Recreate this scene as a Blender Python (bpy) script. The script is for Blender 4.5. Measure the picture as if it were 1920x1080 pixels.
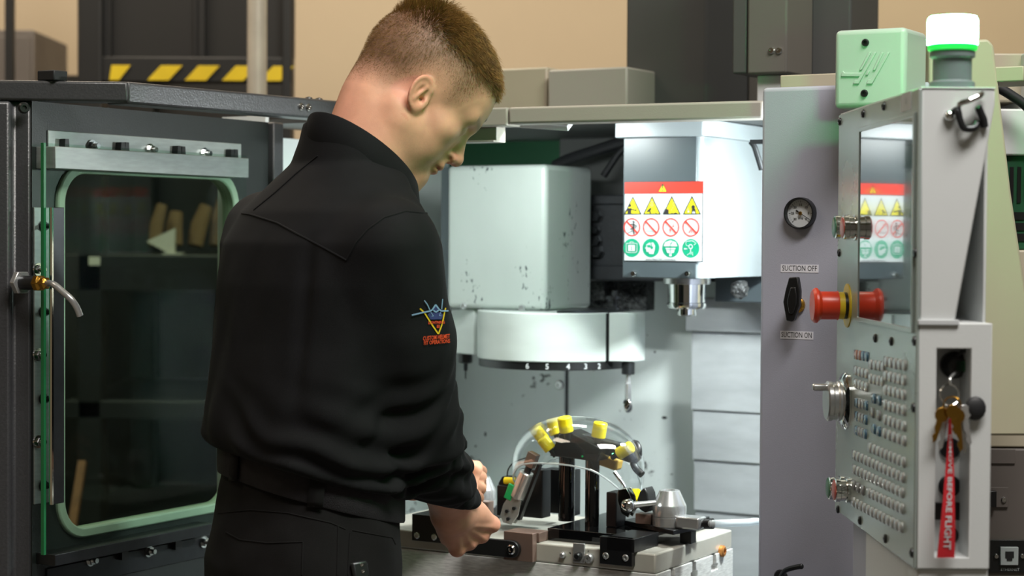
import bpy, math, random
import numpy as np
from mathutils import Vector, Matrix, noise
from mathutils.bvhtree import BVHTree
random.seed(7); np.random.seed(7)
for o in list(bpy.data.objects): bpy.data.objects.remove(o)
SC = bpy.context.scene
COL = SC.collection
V3 = Vector
# ------------------------------------------------------------------ camera
F = 3600.0                                   # focal length in pixels of the 1920 frame
CAM = V3((0, 0, 1.35))
RC = Matrix.Rotation(math.radians(90) - math.atan(95 / F), 3, 'X') @ Matrix.Rotation(math.radians(0.35), 3, 'Z')
cd = bpy.data.cameras.new('camera'); cam = bpy.data.objects.new('camera', cd); COL.objects.link(cam)
cd.sensor_width = 36; cd.lens = F * 36 / 1920; cd.clip_start = 0.05; cd.clip_end = 60
cam.matrix_world = Matrix.Translation(CAM) @ RC.to_4x4()
cd.dof.use_dof = True; cd.dof.focus_distance = 2.85; cd.dof.aperture_fstop = 4.5
SC.camera = cam
# ------------------------------------------------------------------ world, exposure, room lights
SC.view_settings.view_transform = 'Standard'; SC.view_settings.look = 'None'
SC.view_settings.gamma = 1.0; SC.view_settings.use_curve_mapping = False
SC.view_settings.exposure = 0.0
wd = bpy.data.worlds.new('shop_air'); SC.world = wd; wd.use_nodes = True
wd.node_tree.nodes['Background'].inputs[0].default_value = (1.0, 0.86, 0.68, 1)
wd.node_tree.nodes['Background'].inputs[1].default_value = 0.10
def area(name, loc, target, size, power, color, sizey=None):
    l = bpy.data.lights.new(name, 'AREA'); l.energy = power; l.color = color
    l.shape = 'RECTANGLE'; l.size = size; l.size_y = sizey or size
    o = bpy.data.objects.new(name, l); COL.objects.link(o); o.location = loc
    o.rotation_euler = (V3(target) - V3(loc)).to_track_quat('-Z', 'Y').to_euler()
    return o
area('ceiling_light_bay', (-1.2, 4.6, 3.7), (-1.0, 6.2, 1.4), 1.6, 95, (1.0, 0.87, 0.70), 0.5)
area('rear_wall_fill', (1.9, 5.2, 3.7), (1.7, 6.9, 1.8), 1.2, 36, (1.0, 0.88, 0.62), 0.5)  # added fill lamp, brightens the right part of the back wall
area('ceiling_light_aisle', (0.9, 1.2, 3.7), (0.2, 2.9, 1.0), 1.8, 125, (1.0, 0.95, 0.90), 0.6)
area('ceiling_light_left', (-2.2, 2.2, 3.6), (-0.4, 2.9, 1.3), 1.4, 14, (1.0, 0.85, 0.68), 0.5)

# ------------------------------------------------------------------ pixel rays -> places
def ray(px, py): return (RC @ V3(((px - 960) / F, (540 - py) / F, -1.0)))
def pw(px, py, x=None, y=None, z=None):
    d = ray(px, py)
    t = (x - CAM.x) / d.x if x is not None else (y - CAM.y) / d.y if y is not None else (z - CAM.z) / d.z
    return CAM + d * t
O0 = pw(1229, 1039, y=2.95); W0 = O0.z        # near corner of the fixture plate
M = Matrix.Translation((O0.x, O0.y, 0)) @ Matrix.Rotation(math.radians(-30), 4, 'Z')   # machine frame: u right, v into the machine, w up
MI = M.inverted()
CM = MI @ CAM
def pm(px, py, u=None, v=None, w=None):
    d = MI.to_3x3() @ ray(px, py)
    t = (u - CM.x) / d.x if u is not None else (v - CM.y) / d.y if v is not None else (w - CM.z) / d.z
    return CM + d * t
I4 = Matrix.Identity(4)
# ------------------------------------------------------------------ materials
def lin(c):
    if isinstance(c, str): c = tuple(int(c[i:i + 2], 16) for i in (0, 2, 4))
    return tuple((x / 255 / 12.92) if x / 255 <= 0.04045 else ((x / 255 + 0.055) / 1.055) ** 2.4 for x in c)
MATS = {}
def mat(name, col, rough=0.5, metal=0.0, var=0.0, vscale=20, bump=0.0, bscale=200, stretch=None, emit=None, estr=0, coat=0, spec=0.5, sss=0.0, col2=None, spots=None, dist=0.002, rvar=0.0):
    m = bpy.data.materials.new(name); m.use_nodes = True; nt = m.node_tree; n = nt.nodes; L = nt.links
    b = n['Principled BSDF']; c = lin(col)
    b.inputs['Base Color'].default_value = (*c, 1); b.inputs['Roughness'].default_value = rough
    b.inputs['Metallic'].default_value = metal; b.inputs['Specular IOR Level'].default_value = spec
    if coat: b.inputs['Coat Weight'].default_value = coat; b.inputs['Coat Roughness'].default_value = 0.08
    if sss:
        b.inputs['Subsurface Weight'].default_value = sss; b.inputs['Subsurface Radius'].default_value = (0.012, 0.004, 0.002); b.inputs['Subsurface Scale'].default_value = 0.6
    if emit: b.inputs['Emission Color'].default_value = (*emit, 1); b.inputs['Emission Strength'].default_value = estr
    tc = n.new('ShaderNodeTexCoord'); mp = n.new('ShaderNodeMapping'); L.new(tc.outputs['Object'], mp.inputs[0])
    if stretch: mp.inputs['Scale'].default_value = stretch
    src = None
    if var or col2:
        t = n.new('ShaderNodeTexNoise'); t.inputs['Scale'].default_value = vscale; t.inputs['Detail'].default_value = 6
        L.new(mp.outputs[0], t.inputs['Vector'])
        r = n.new('ShaderNodeValToRGB'); L.new(t.outputs['Fac'], r.inputs[0])
        if col2: a, d = c, lin(col2)
        else: a = tuple(x * (1 - var) for x in c); d = tuple(min(1, x * (1 + var)) for x in c)
        r.color_ramp.elements[0].position = 0.3; r.color_ramp.elements[1].position = 0.7
        r.color_ramp.elements[0].color = (*a, 1); r.color_ramp.elements[1].color = (*d, 1)
        src = r.outputs[0]
        if rvar:
            mr = n.new('ShaderNodeMapRange'); L.new(t.outputs['Fac'], mr.inputs[0])
            mr.inputs[3].default_value = rough - rvar; mr.inputs[4].default_value = rough + rvar; L.new(mr.outputs[0], b.inputs['Roughness'])
    if spots:                                  # swarf and grease specks: (colour, scale, threshold)
        t2 = n.new('ShaderNodeTexNoise'); t2.inputs['Scale'].default_value = spots[1]; t2.inputs['Detail'].default_value = 3; L.new(mp.outputs[0], t2.inputs['Vector'])
        t3 = n.new('ShaderNodeTexNoise'); t3.inputs['Scale'].default_value = 9; L.new(mp.outputs[0], t3.inputs['Vector'])
        ad = n.new('ShaderNodeMath'); ad.operation = 'MULTIPLY'; L.new(t2.outputs['Fac'], ad.inputs[0]); L.new(t3.outputs['Fac'], ad.inputs[1])
        st = n.new('ShaderNodeMapRange'); st.inputs[1].default_value = spots[2]; st.inputs[2].default_value = spots[2] + 0.03; L.new(ad.outputs[0], st.inputs[0])
        mx = n.new('ShaderNodeMix'); mx.data_type = 'RGBA'; L.new(st.outputs[0], mx.inputs[0])
        if src: L.new(src, mx.inputs[6])
        else: mx.inputs[6].default_value = (*c, 1)
        mx.inputs[7].default_value = (*lin(spots[0]), 1); src = mx.outputs[2]
    if src: L.new(src, b.inputs['Base Color'])
    if bump:
        t = n.new('ShaderNodeTexNoise'); t.inputs['Scale'].default_value = bscale; t.inputs['Detail'].default_value = 3; L.new(mp.outputs[0], t.inputs['Vector'])
        bp = n.new('ShaderNodeBump'); bp.inputs['Strength'].default_value = bump; bp.inputs['Distance'].default_value = dist
        L.new(t.outputs['Fac'], bp.inputs['Height']); L.new(bp.outputs[0], b.inputs['Normal'])
    MATS[name] = m; return m
def glass(name, tint, refl=1.45, rough=0.0, haze=0.0):
    m = bpy.data.materials.new(name); m.use_nodes = True; nt = m.node_tree; n = nt.nodes; L = nt.links
    for x in list(n): n.remove(x)
    o = n.new('ShaderNodeOutputMaterial'); t = n.new('ShaderNodeBsdfTransparent'); t.inputs[0].default_value = (*tint, 1)
    g = n.new('ShaderNodeBsdfGlossy'); g.inputs['Roughness'].default_value = rough; g.inputs[0].default_value = (1, 1, 1, 1)
    lw = n.new('ShaderNodeLayerWeight'); lw.inputs[0].default_value = 0.5
    pw_ = n.new('ShaderNodeMath'); pw_.operation = 'POWER'; L.new(lw.outputs['Facing'], pw_.inputs[0]); pw_.inputs[1].default_value = 4.0
    ml = n.new('ShaderNodeMath'); ml.operation = 'MULTIPLY_ADD'; L.new(pw_.outputs[0], ml.inputs[0]); ml.inputs[1].default_value = refl * 0.75; ml.inputs[2].default_value = refl * 0.04
    mx = n.new('ShaderNodeMixShader'); L.new(ml.outputs[0], mx.inputs[0]); L.new(t.outputs[0], mx.inputs[1]); L.new(g.outputs[0], mx.inputs[2])
    out = mx
    if haze:
        d = n.new('ShaderNodeBsdfDiffuse'); d.inputs[0].default_value = (0.8, 0.85, 0.85, 1); m2 = n.new('ShaderNodeMixShader'); m2.inputs[0].default_value = haze
        L.new(mx.outputs[0], m2.inputs[1]); L.new(d.outputs[0], m2.inputs[2]); out = m2
    L.new(out.outputs[0], o.inputs[0]); MATS[name] = m; return m

mat('tan_wall', 'b6a68e', 0.9, var=0.05, vscale=1.5)
mat('concrete', '77736c', 0.7, var=0.15, vscale=4)
mat('ceiling_paint', 'b8b0a0', 0.9, var=0.03, vscale=2)
mat('hammertone', '37383a', 0.36, var=0.12, vscale=260, bump=0.2, bscale=320, spec=0.6)
mat('dark_panel', '1d2221', 0.42, var=0.10, vscale=6, bump=0.12, bscale=400)
mat('header_paint', '9c998f', 0.45, var=0.03, vscale=5, bump=0.1, bscale=500)
mat('grey_paint', 'a1a3b1', 0.42, var=0.03, vscale=5, bump=0.10, bscale=500)
mat('light_paint', 'c8cccc', 0.40, var=0.03, vscale=6, bump=0.08, bscale=500)
mat('box_paint', 'a8b4ac', 0.42, var=0.02, vscale=6, bump=0.05, bscale=500)
mat('beige_paint', 'a8a08c', 0.5, var=0.04, vscale=5)
mat('white_wall', 'e0e7e5', 0.34, var=0.05, vscale=5, spots=('4a4c4c', 90, 0.415))
mat('white_cover', 'b4bcb8', 0.30, var=0.06, vscale=7, spots=('40464a', 150, 0.355), stretch=(1, 1, 0.5))
mat('cover_clean', 'bac2be', 0.30, var=0.05, vscale=9, stretch=(1, 1, 4))
mat('head_grey', '424a4e', 0.35, var=0.05, vscale=10)
mat('head_light', '858d90', 0.32, var=0.03, vscale=6, spots=('6a7070', 130, 0.43))
mat('column_grey', '5f5d58', 0.45, var=0.06, vscale=4)
mat('column_dark', '484948', 0.45, var=0.06, vscale=4)
mat('black_cast', '16191d', 0.6, var=0.3, vscale=30, bump=0.3, bscale=120)
mat('chips', '5a5c5c', 0.45, metal=0.5, col2='141516', vscale=160, bump=1.0, bscale=180, dist=0.004)
mat('way_steel', 'b4b8ba', 0.42, metal=0.2, var=0.10, vscale=12, stretch=(1, 1, 3), spots=('dde0e0', 220, 0.44), rvar=0.08)
mat('aluminium', '8d9693', 0.40, metal=0.35, var=0.10, vscale=30, stretch=(1, 1, 6), rvar=0.08)
mat('brushed_steel', 'd0d1ce', 0.36, metal=0.1, var=0.22, vscale=60, stretch=(1, 1, 8), bump=0.15, bscale=150, rvar=0.1)
mat('ground_steel', 'b4b2a8', 0.4, metal=0.2, var=0.06, vscale=25, spots=('2a2a2a', 110, 0.43))
mat('chrome', 'd5d7d6', 0.08, metal=1.0)
mat('satin_metal', 'c4c6c6', 0.27, metal=0.75, var=0.05, vscale=50)
mat('dark_metal', '3b3d3f', 0.35, metal=0.8, var=0.1, vscale=40)
mat('black_anodised', '111214', 0.34, var=0.2, vscale=30, spec=0.5)
mat('black_gloss', '08090a', 0.07, spec=0.6, var=0.2, vscale=40)
mat('black_plastic', '0d0e0f', 0.4, var=0.1, vscale=30)
mat('black_rubber', '15171a', 0.6, var=0.1, vscale=30)
mat('bronze_block', '8a746a', 0.42, metal=0.6, var=0.06, vscale=30)
mat('brass', 'b58a3c', 0.25, metal=1.0, var=0.1, vscale=40)
mat('orange_plug', 'cc8a4a', 0.35, metal=0.7, var=0.1, vscale=40)
mat('yellow_rubber', 'efd80e', 0.45, var=0.05, vscale=30)
mat('gasket', '9fae9c', 0.5, var=0.04, vscale=20)
mat('green_edge', '1f6b3f', 0.25, var=0.1, vscale=10)
mat('green_tag', '12a35a', 0.4, var=0.05, vscale=30)
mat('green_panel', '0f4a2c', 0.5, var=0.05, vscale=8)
mat('red_plastic', 'd43e22', 0.34, var=0.05, vscale=20)
mat('yellow_plastic', 'd8bf2c', 0.4, var=0.05, vscale=20)
mat('green_lens', '2c6b48', 0.3, var=0.05, vscale=20)
mat('red_lens', 'b04a40', 0.3, var=0.05, vscale=20)
mat('white_print', 'bcc0c2', 0.4, var=0.01, vscale=5)
mat('red_print', 'c83022', 0.4, var=0.01, vscale=5)
mat('yellow_print', 'd6c814', 0.4, var=0.01, vscale=5)
mat('green_print', '0e8a66', 0.4, var=0.01, vscale=5)
mat('black_print', '16171a', 0.5, var=0.01, vscale=5)
mat('grey_print', '9aa0a2', 0.5, var=0.01, vscale=5)
mat('label_tape', 'd8d8e0', 0.5, var=0.02, vscale=8)
mat('red_fabric', 'b3121f', 0.75, var=0.12, vscale=60, bump=0.3, bscale=900)
mat('key_cap', 'b6bdbf', 0.15, metal=0.25, coat=0.6, var=0.04, vscale=60)
mat('key_grey', '8b9094', 0.15, coat=0.6, var=0.04, vscale=60)
mat('key_blue', '3f6f8c', 0.15, coat=0.6, var=0.04, vscale=60)
mat('key_orange', 'a86a52', 0.15, coat=0.6, var=0.04, vscale=60)
mat('keypad_face', 'a9b5b1', 0.26, metal=0.45, var=0.04, vscale=6, rvar=0.05)
mat('screen_glass', '0b0d0e', 0.02, metal=0.0, spec=1.0, coat=1.0, var=0.1, vscale=3)
MATS['screen_glass'].node_tree.nodes['Principled BSDF'].inputs['IOR'].default_value = 2.6
mat('beacon_lens', 'b0ffb8', 0.3, emit=(0.07, 1.0, 0.25), estr=240.0, var=0.02, vscale=10)
mat('beacon_rim', '19c940', 0.3, emit=(0.02, 0.9, 0.10), estr=0.7, var=0.02, vscale=10)
mat('beacon_base', '6d7d7c', 0.4, var=0.03, vscale=20)
mat('rack_black', '0a0a0a', 0.55, var=0.2, vscale=10)
mat('mesh_dark', '070605', 0.7, var=0.3, vscale=120)
mat('stripe_yellow', 'c9ad12', 0.55, var=0.06, vscale=20)
mat('galvanised', 'bcb4a6', 0.4, metal=0.15, var=0.08, vscale=20)
mat('cabinet_grey', '5a5450', 0.6, var=0.05, vscale=8)
mat('amber_plastic', 'd8ad4c', 0.4, var=0.06, vscale=30)
mat('cardboard', '8f6f4c', 0.85, var=0.12, vscale=18)
mat('paper_white', 'c9c1b4', 0.8, var=0.04, vscale=15)
mat('wood_plank', '6e4626', 0.7, var=0.25, vscale=12, stretch=(6, 6, 1))
mat('lamp_lens', 'ffffff', 0.3, emit=(0.93, 1.0, 0.98), estr=6.0, var=0.01, vscale=5)
mat('gauge_face', 'd8d9dc', 0.35, var=0.01, vscale=5)
mat('shirt_black', '0a0b0e', 0.82, var=0.18, vscale=35, bump=0.25, bscale=1400, spec=0.25)
mat('trouser_black', '0d0c0d', 0.85, var=0.18, vscale=45, bump=0.35, bscale=1600, spec=0.25)
mat('belt_web', '1c1a1e', 0.7, var=0.2, vscale=90, bump=0.6, bscale=900, spec=0.3)
mat('seam_thread', '121316', 0.85, var=0.1, vscale=50)
mat('thread_orange', 'd9481c', 0.7, var=0.08, vscale=200)
mat('thread_yellow', 'd8b818', 0.7, var=0.08, vscale=200)
mat('thread_blue', '2c3568', 0.7, var=0.15, vscale=200)
mat('thread_pale', '7f9fc0', 0.7, var=0.08, vscale=200)
mat('eye_white', 'b8aca4', 0.2, var=0.02, vscale=30)
mat('eye_iris', '3a4650', 0.1, var=0.2, vscale=300)
mat('nail', 'd9a798', 0.3, var=0.03, vscale=60)
for m_ in ('shirt_black', 'trouser_black', 'belt_web'):
    b_ = MATS[m_].node_tree.nodes['Principled BSDF']; b_.inputs['Sheen Weight'].default_value = 0.015; b_.inputs['Sheen Roughness'].default_value = 0.45; b_.inputs['Sheen Tint'].default_value = (0.75, 0.85, 0.9, 1)
glass('visor_clear', (0.95, 0.965, 0.965), 1.5, haze=0.008)
glass('window_glass', (0.72, 0.80, 0.76), 0.10)
glass('safety_glass', (0.86, 0.93, 0.89), 0.10)
glass('gauge_glass', (0.97, 0.98, 0.98), 0.4)
glass('hose_clear', (0.80, 0.84, 0.88), 1.3, haze=0.45)

# ------------------------------------------------------------------ mesh builder
def frame_of(axis):
    a = V3(axis).normalized(); t = V3((0, 0, 1)) if abs(a.z) < 0.9 else V3((1, 0, 0))
    x = t.cross(a).normalized(); return x, a.cross(x), a
class MB:
    def __init__(s): s.v = []; s.f = []; s.m = []; s.sm = []
    def add(s, vs, fs, mi=0, smooth=False):
        k = len(s.v); s.v += [tuple(x) for x in vs]
        for f in fs: s.f.append(tuple(i + k for i in f)); s.m.append(mi); s.sm.append(smooth)
        return s
    def box(s, a, b, mi=0, R=None, c=None):
        a = V3(a); b = V3(b)
        vs = [V3((x, y, z)) for z in (a.z, b.z) for y in (a.y, b.y) for x in (a.x, b.x)]
        if R is not None:
            c = V3(c) if c is not None else (a + b) / 2
            vs = [c + R @ (p - c) for p in vs]
        return s.add(vs, [(0, 2, 3, 1), (4, 5, 7, 6), (0, 1, 5, 4), (2, 6, 7, 3), (0, 4, 6, 2), (1, 3, 7, 5)], mi)
    def obox(s, c, half, x, y, z, mi=0):
        c = V3(c); x = V3(x) * half[0]; y = V3(y) * half[1]; z = V3(z) * half[2]
        vs = [c + x * i + y * j + z * k for k in (-1, 1) for j in (-1, 1) for i in (-1, 1)]
        return s.add(vs, [(0, 2, 3, 1), (4, 5, 7, 6), (0, 1, 5, 4), (2, 6, 7, 3), (0, 4, 6, 2), (1, 3, 7, 5)], mi)
    def prism(s, pts, d, mi=0):                 # polygon of 3d points swept along the vector d
        n = len(pts); p = [V3(q) for q in pts]; d = V3(d); q = [a + d for a in p]
        nn = V3((0, 0, 0))
        for i in range(n): nn += p[i].cross(p[(i + 1) % n])
        rev = nn.dot(d) > 0
        fs = [tuple(range(n))[::-1] if rev else tuple(range(n)), tuple(range(n, 2 * n)) if rev else tuple(range(n, 2 * n))[::-1]]
        for i in range(n):
            j = (i + 1) % n; fs.append((i, j, n + j, n + i) if rev else (i, n + i, n + j, j))
        return s.add(p + q, fs, mi)
    def zprism(s, pts2, z0, z1, mi=0): return s.prism([(x, y, z0) for x, y in pts2], (0, 0, z1 - z0), mi)
    def lathe(s, prof, o, axis=(0, 0, 1), n=24, mi=0, a0=0, a1=None, cap=True):
        x, y, a = frame_of(axis); o = V3(o); full = a1 is None; a1 = a0 + 2 * math.pi if full else a1
        k = n if full else n + 1; vs = []; fs = []
        for r, h in prof:
            for i in range(k):
                t = a0 + (a1 - a0) * i / n
                vs.append(o + a * h + (x * math.cos(t) + y * math.sin(t)) * max(r, 1e-5))
        for j in range(len(prof) - 1):
            for i in range(n):
                i2 = (i + 1) % k; fs.append((j * k + i, j * k + i2, (j + 1) * k + i2, (j + 1) * k + i))
        s.add(vs, fs, mi, True)
        if full and cap:
            b = len(s.v) - len(vs)
            if prof[0][0] > 1e-4: s.f.append(tuple(b + i for i in range(k))[::-1]); s.m.append(mi); s.sm.append(False)
            if prof[-1][0] > 1e-4: s.f.append(tuple(b + (len(prof) - 1) * k + i for i in range(k))); s.m.append(mi); s.sm.append(False)
        return s
    def cyl(s, p0, p1, r, r1=None, n=20, mi=0):
        p0 = V3(p0); p1 = V3(p1); h = (p1 - p0).length
        return s.lathe([(r, 0), (r if r1 is None else r1, h)], p0, p1 - p0, n, mi)
    def tube(s, path, r, n=10, mi=0, cap=True):
        P = [V3(p) for p in path]; k = len(P); rs = r if isinstance(r, (list, tuple)) else [r] * k
        vs = []; fs = []; x = None
        for i in range(k):
            t = (P[min(i + 1, k - 1)] - P[max(i - 1, 0)]).normalized()
            if x is None: x = frame_of(t)[0]
            x = (x - t * x.dot(t)).normalized(); y = t.cross(x)
            for j in range(n):
                a = 2 * math.pi * j / n; vs.append(P[i] + (x * math.cos(a) + y * math.sin(a)) * rs[i])
        for i in range(k - 1):
            for j in range(n):
                j2 = (j + 1) % n; fs.append((i * n + j, i * n + j2, (i + 1) * n + j2, (i + 1) * n + j))
        if cap: fs += [tuple(range(n))[::-1], tuple((k - 1) * n + j for j in range(n))]
        return s.add(vs, fs, mi, True)
    def ball(s, c, r, n=16, mi=0, sc=(1, 1, 1)):
        m = n // 2; vs = [V3((0, 0, -1))]; fs = []
        for j in range(1, m):
            p = -math.pi / 2 + math.pi * j / m
            for i in range(n): t = 2 * math.pi * i / n; vs.append(V3((math.cos(p) * math.cos(t), math.cos(p) * math.sin(t), math.sin(p))))
        vs.append(V3((0, 0, 1))); e = len(vs) - 1
        for i in range(n):
            i2 = (i + 1) % n; fs.append((0, 1 + i2, 1 + i)); fs.append((e, 1 + (m - 2) * n + i, 1 + (m - 2) * n + i2))
            for j in range(m - 2): fs.append((1 + j * n + i, 1 + j * n + i2, 1 + (j + 1) * n + i2, 1 + (j + 1) * n + i))
        return s.add([V3(c) + V3((q.x * r * sc[0], q.y * r * sc[1], q.z * r * sc[2])) for q in vs], fs, mi, True)
def smooth_path(pts, n=6):
    P = [V3(p) for p in pts]; out = []
    for i in range(len(P) - 1):
        a = P[max(i - 1, 0)]; b = P[i]; c = P[i + 1]; d = P[min(i + 2, len(P) - 1)]
        for j in range(n):
            t = j / n; out.append(0.5 * ((2 * b) + (c - a) * t + (2 * a - 5 * b + 4 * c - d) * t * t + (3 * b - a - 3 * c + d) * t ** 3))
    return out + [P[-1]]
BASE = {}
def mesh_obj(name, mb, mats, bev=0.0, seg=2, sharp=35):
    me = bpy.data.meshes.new(name); me.from_pydata(mb.v, [], mb.f)
    for x in (mats if isinstance(mats, (list, tuple)) else [mats]): me.materials.append(MATS[x])
    me.polygons.foreach_set('material_index', mb.m); me.polygons.foreach_set('use_smooth', [True] * len(mb.f) if any(mb.sm) or bev else mb.sm)
    me.update(); me.set_sharp_from_angle(angle=math.radians(sharp))
    o = bpy.data.objects.new(name, me); COL.objects.link(o)
    if bev:
        b = o.modifiers.new('bevel', 'BEVEL'); b.width = bev; b.segments = seg; b.limit_method = 'ANGLE'; b.angle_limit = math.radians(35)
    return o
def tag(o, label=None, cat=None, group=None, kind=None):
    for k, x in (('label', label), ('category', cat), ('group', group), ('kind', kind)):
        if x: o[k] = x
    return o
def thing(name, label, cat, base=(0, 0, 0), frame=None, group=None, kind=None):
    o = bpy.data.objects.new(name, None); COL.objects.link(o); o.empty_display_size = 0.05
    base = V3(base); o.matrix_world = (M if frame is None else frame) @ Matrix.Translation(base); BASE[o.name] = base
    return tag(o, label, cat, group, kind)
def part(parent, name, mb, mats, bev=0.0, label=None, seg=2, sharp=35, kind=None):
    b = BASE[parent.name]; mb.v = [tuple(V3(p) - b) for p in mb.v]
    o = mesh_obj(name, mb, mats, bev, seg, sharp); o.parent = parent; BASE[o.name] = b
    if label: o['label'] = label
    if kind: o['kind'] = kind
    return o
def solo(name, mb, mats, label, cat, base=(0, 0, 0), frame=None, bev=0.0, group=None, kind=None, sharp=35):
    base = V3(base); mb.v = [tuple(V3(p) - base) for p in mb.v]
    o = mesh_obj(name, mb, mats, bev, 2, sharp); o.matrix_world = (M if frame is None else frame) @ Matrix.Translation(base); BASE[o.name] = base
    return tag(o, label, cat, group, kind)
def text_mesh(s, size, bold=False, align='CENTER'):
    c = bpy.data.curves.new('txt', 'FONT'); c.body = s; c.size = size; c.align_x = align; c.align_y = 'CENTER'; c.resolution_u = 2
    if bold: c.offset = size * 0.018
    o = bpy.data.objects.new('txt', c); COL.objects.link(o); dg = bpy.context.evaluated_depsgraph_get(); dg.update()
    me = bpy.data.meshes.new_from_object(o.evaluated_get(dg)); vs = [tuple(v.co) for v in me.vertices]; fs = [tuple(p.vertices) for p in me.polygons]
    bpy.data.objects.remove(o); bpy.data.curves.remove(c); bpy.data.meshes.remove(me); return vs, fs
def screw(mb, c, n, r=0.006, h=0.004, mi=0, mi2=None):
    n = V3(n).normalized(); c = V3(c)
    mb.lathe([(r, 0), (r, h * 0.5), (r * 0.75, h), (r * 0.42, h), (r * 0.38, h * 0.45), (0, h * 0.45)], c, n, 14, mi)
# ================================================================== the room
b = MB().box((-5, -2, -0.05), (5, 7.3, 0)); tag(mesh_obj('floor', b, 'concrete'), kind='structure')
b = MB().box((-5, 7.0, 0), (5, 7.15, 4.0)); tag(mesh_obj('wall_back', b, 'tan_wall'), kind='structure')
b = MB().box((-5.1, -2, 0), (-5, 7.15, 4.0)); tag(mesh_obj('wall_left', b, 'tan_wall'), kind='structure')
b = MB().box((-5, -2, 4.0), (5, 7.15, 4.1)); tag(mesh_obj('ceiling', b, 'ceiling_paint'), kind='structure')

# ------------------------------------------------------------------ storage rack behind the left wall of the machine
YR = 5.2
def rx(px): return pw(px, 300, y=YR).x
def rz(py, px=300): return pw(px, py, y=YR).z
rack = thing('storage_rack', 'black steel storage rack with a yellow striped beam behind the machine', 'rack', (rx(345), YR, 0), I4)
for x0, x1 in ((145, 190), (528, 545)):
    part(rack, 'upright', MB().box((rx(x0), YR, 0), (rx(x1), YR + 0.09, 2.6)), 'rack_black', 0.004)
part(rack, 'upright', MB().box((rx(145), YR + 0.75, 0), (rx(190), YR + 0.84, 2.6)), 'rack_black', 0.004)
bm_ = part(rack, 'beam', MB().box((rx(186), YR + 0.01, rz(153)), (rx(546), YR + 0.07, rz(106))), 'rack_black', 0.003, 'black beam with yellow hazard stripes')
for i in range(5):
    x = 205 + i * 70 - (4 if i == 0 else 0); y0 = 150 - i * 4.6; q = MB()
    xs = [rx(x), rx(x + 40 - (8 if i == 0 else 0)), rx(x + 66 - (22 if i == 0 else 0) * 0), rx(x + 26 - (20 if i == 0 else 0))]
    if i == 0: xs = [rx(204), rx(222), rx(244), rx(208)]
    q.prism([(xs[0], YR + 0.008, rz(150)), (xs[1], YR + 0.008, rz(150)), (xs[2], YR + 0.008, rz(122)), (xs[3], YR + 0.008, rz(122))], (0, -0.002, 0))
    part(bm_, 'stripe', q, 'stripe_yellow')
for i, (x0, x1) in enumerate(((196, 366), (372, 545))):
    p = part(rack, 'mesh_panel', MB().box((rx(x0), YR + 0.05, rz(109)), (rx(x1), YR + 0.06, 2.55)), 'mesh_dark')
    for a, c in (((x0 - 6, x0 + 8)), ((x1 - 6, x1 + 2))): part(p, 'panel_frame', MB().box((rx(a), YR + 0.03, rz(104)), (rx(c), YR + 0.07, 2.58)), 'rack_black')
for py, th in ((478, 0.10), (752, 0.05), (980, 0.05)):
    part(rack, 'shelf', MB().box((rx(120), YR + 0.0, rz(py) - th), (rx(560), YR + 0.82, rz(py))), 'rack_black', 0.004)
part(rack, 'back_panel', MB().box((rx(-60), YR + 0.84, 0.1), (rx(474), YR + 0.86, 1.85)), 'mesh_dark')
part(rack, 'shelf_tag', MB().box((rx(167), YR - 0.004, rz(498)), (rx(188), YR, rz(482))), 'paper_white')
# things lying on the rack shelf, seen through the window
zs = rz(478) + 0.001
def on_shelf(px, dy): return V3((pw(px, 470, y=YR + dy).x, YR + dy, zs))
c = on_shelf(305, 0.09)
q = MB().prism([c + V3((-0.045, 0, 0.035)), c + V3((0.022, 0, 0.0)), c + V3((0.030, 0.01, 0.0)), c + V3((0.034, 0, 0.072))], (0, 0.02, 0)); q.box(c + V3((0.0, 0, 0)), c + V3((0.05, 0.06, 0.004)))
solo('folded_sheet', q, 'paper_white', 'white folded paper sheet on the rack shelf behind the window', 'paper', c, I4)
for k, (px, w, h, ang) in enumerate(((290, 0.04, 0.12, 0.05), (328, 0.05, 0.10, -0.1), (366, 0.05, 0.12, 0.15), (404, 0.045, 0.17, 0.1))):
    c = on_shelf(px, 0.30 + 0.06 * k); q = MB(); d = V3((math.sin(ang), 0.25, math.cos(ang)))
    q.tube([c + V3((0, 0, 0.022)), c + V3((0, 0, 0.022)) + d * h * 0.5, c + V3((0.01, 0, 0.02)) + d * h], [w * 0.45, w * 0.5, w * 0.38], 9)
    solo('paper_bundle', q, 'cardboard', ['short brown paper bundle left of the folded sheet on the rack', 'brown paper bundle just behind the folded white sheet', 'leaning brown paper bundle right of the folded white sheet', 'tallest brown paper bundle at the right end of the rack shelf'][k], 'bundle', c, I4, group='paper bundles on the rack shelf')
a0 = pw(137, 985, y=4.9); a1 = pw(158, 850, y=5.0); d = (a1 - a0).normalized()
g0 = a0 - d * (a0.z / d.z) + V3((0, 0, 0.004)); top = a0 + d * 0.17; x, y, z = frame_of(d)
solo('wood_plank', MB().obox((g0 + top) / 2 + V3((0, 0, 0.006)), (0.010, 0.009, (top - g0).length / 2), V3((1, 0, 0)), d.cross(V3((1, 0, 0))).normalized(), d), 'wood_plank', 'narrow wooden plank leaning beside the rack behind the window', 'plank', g0, I4)
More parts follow.
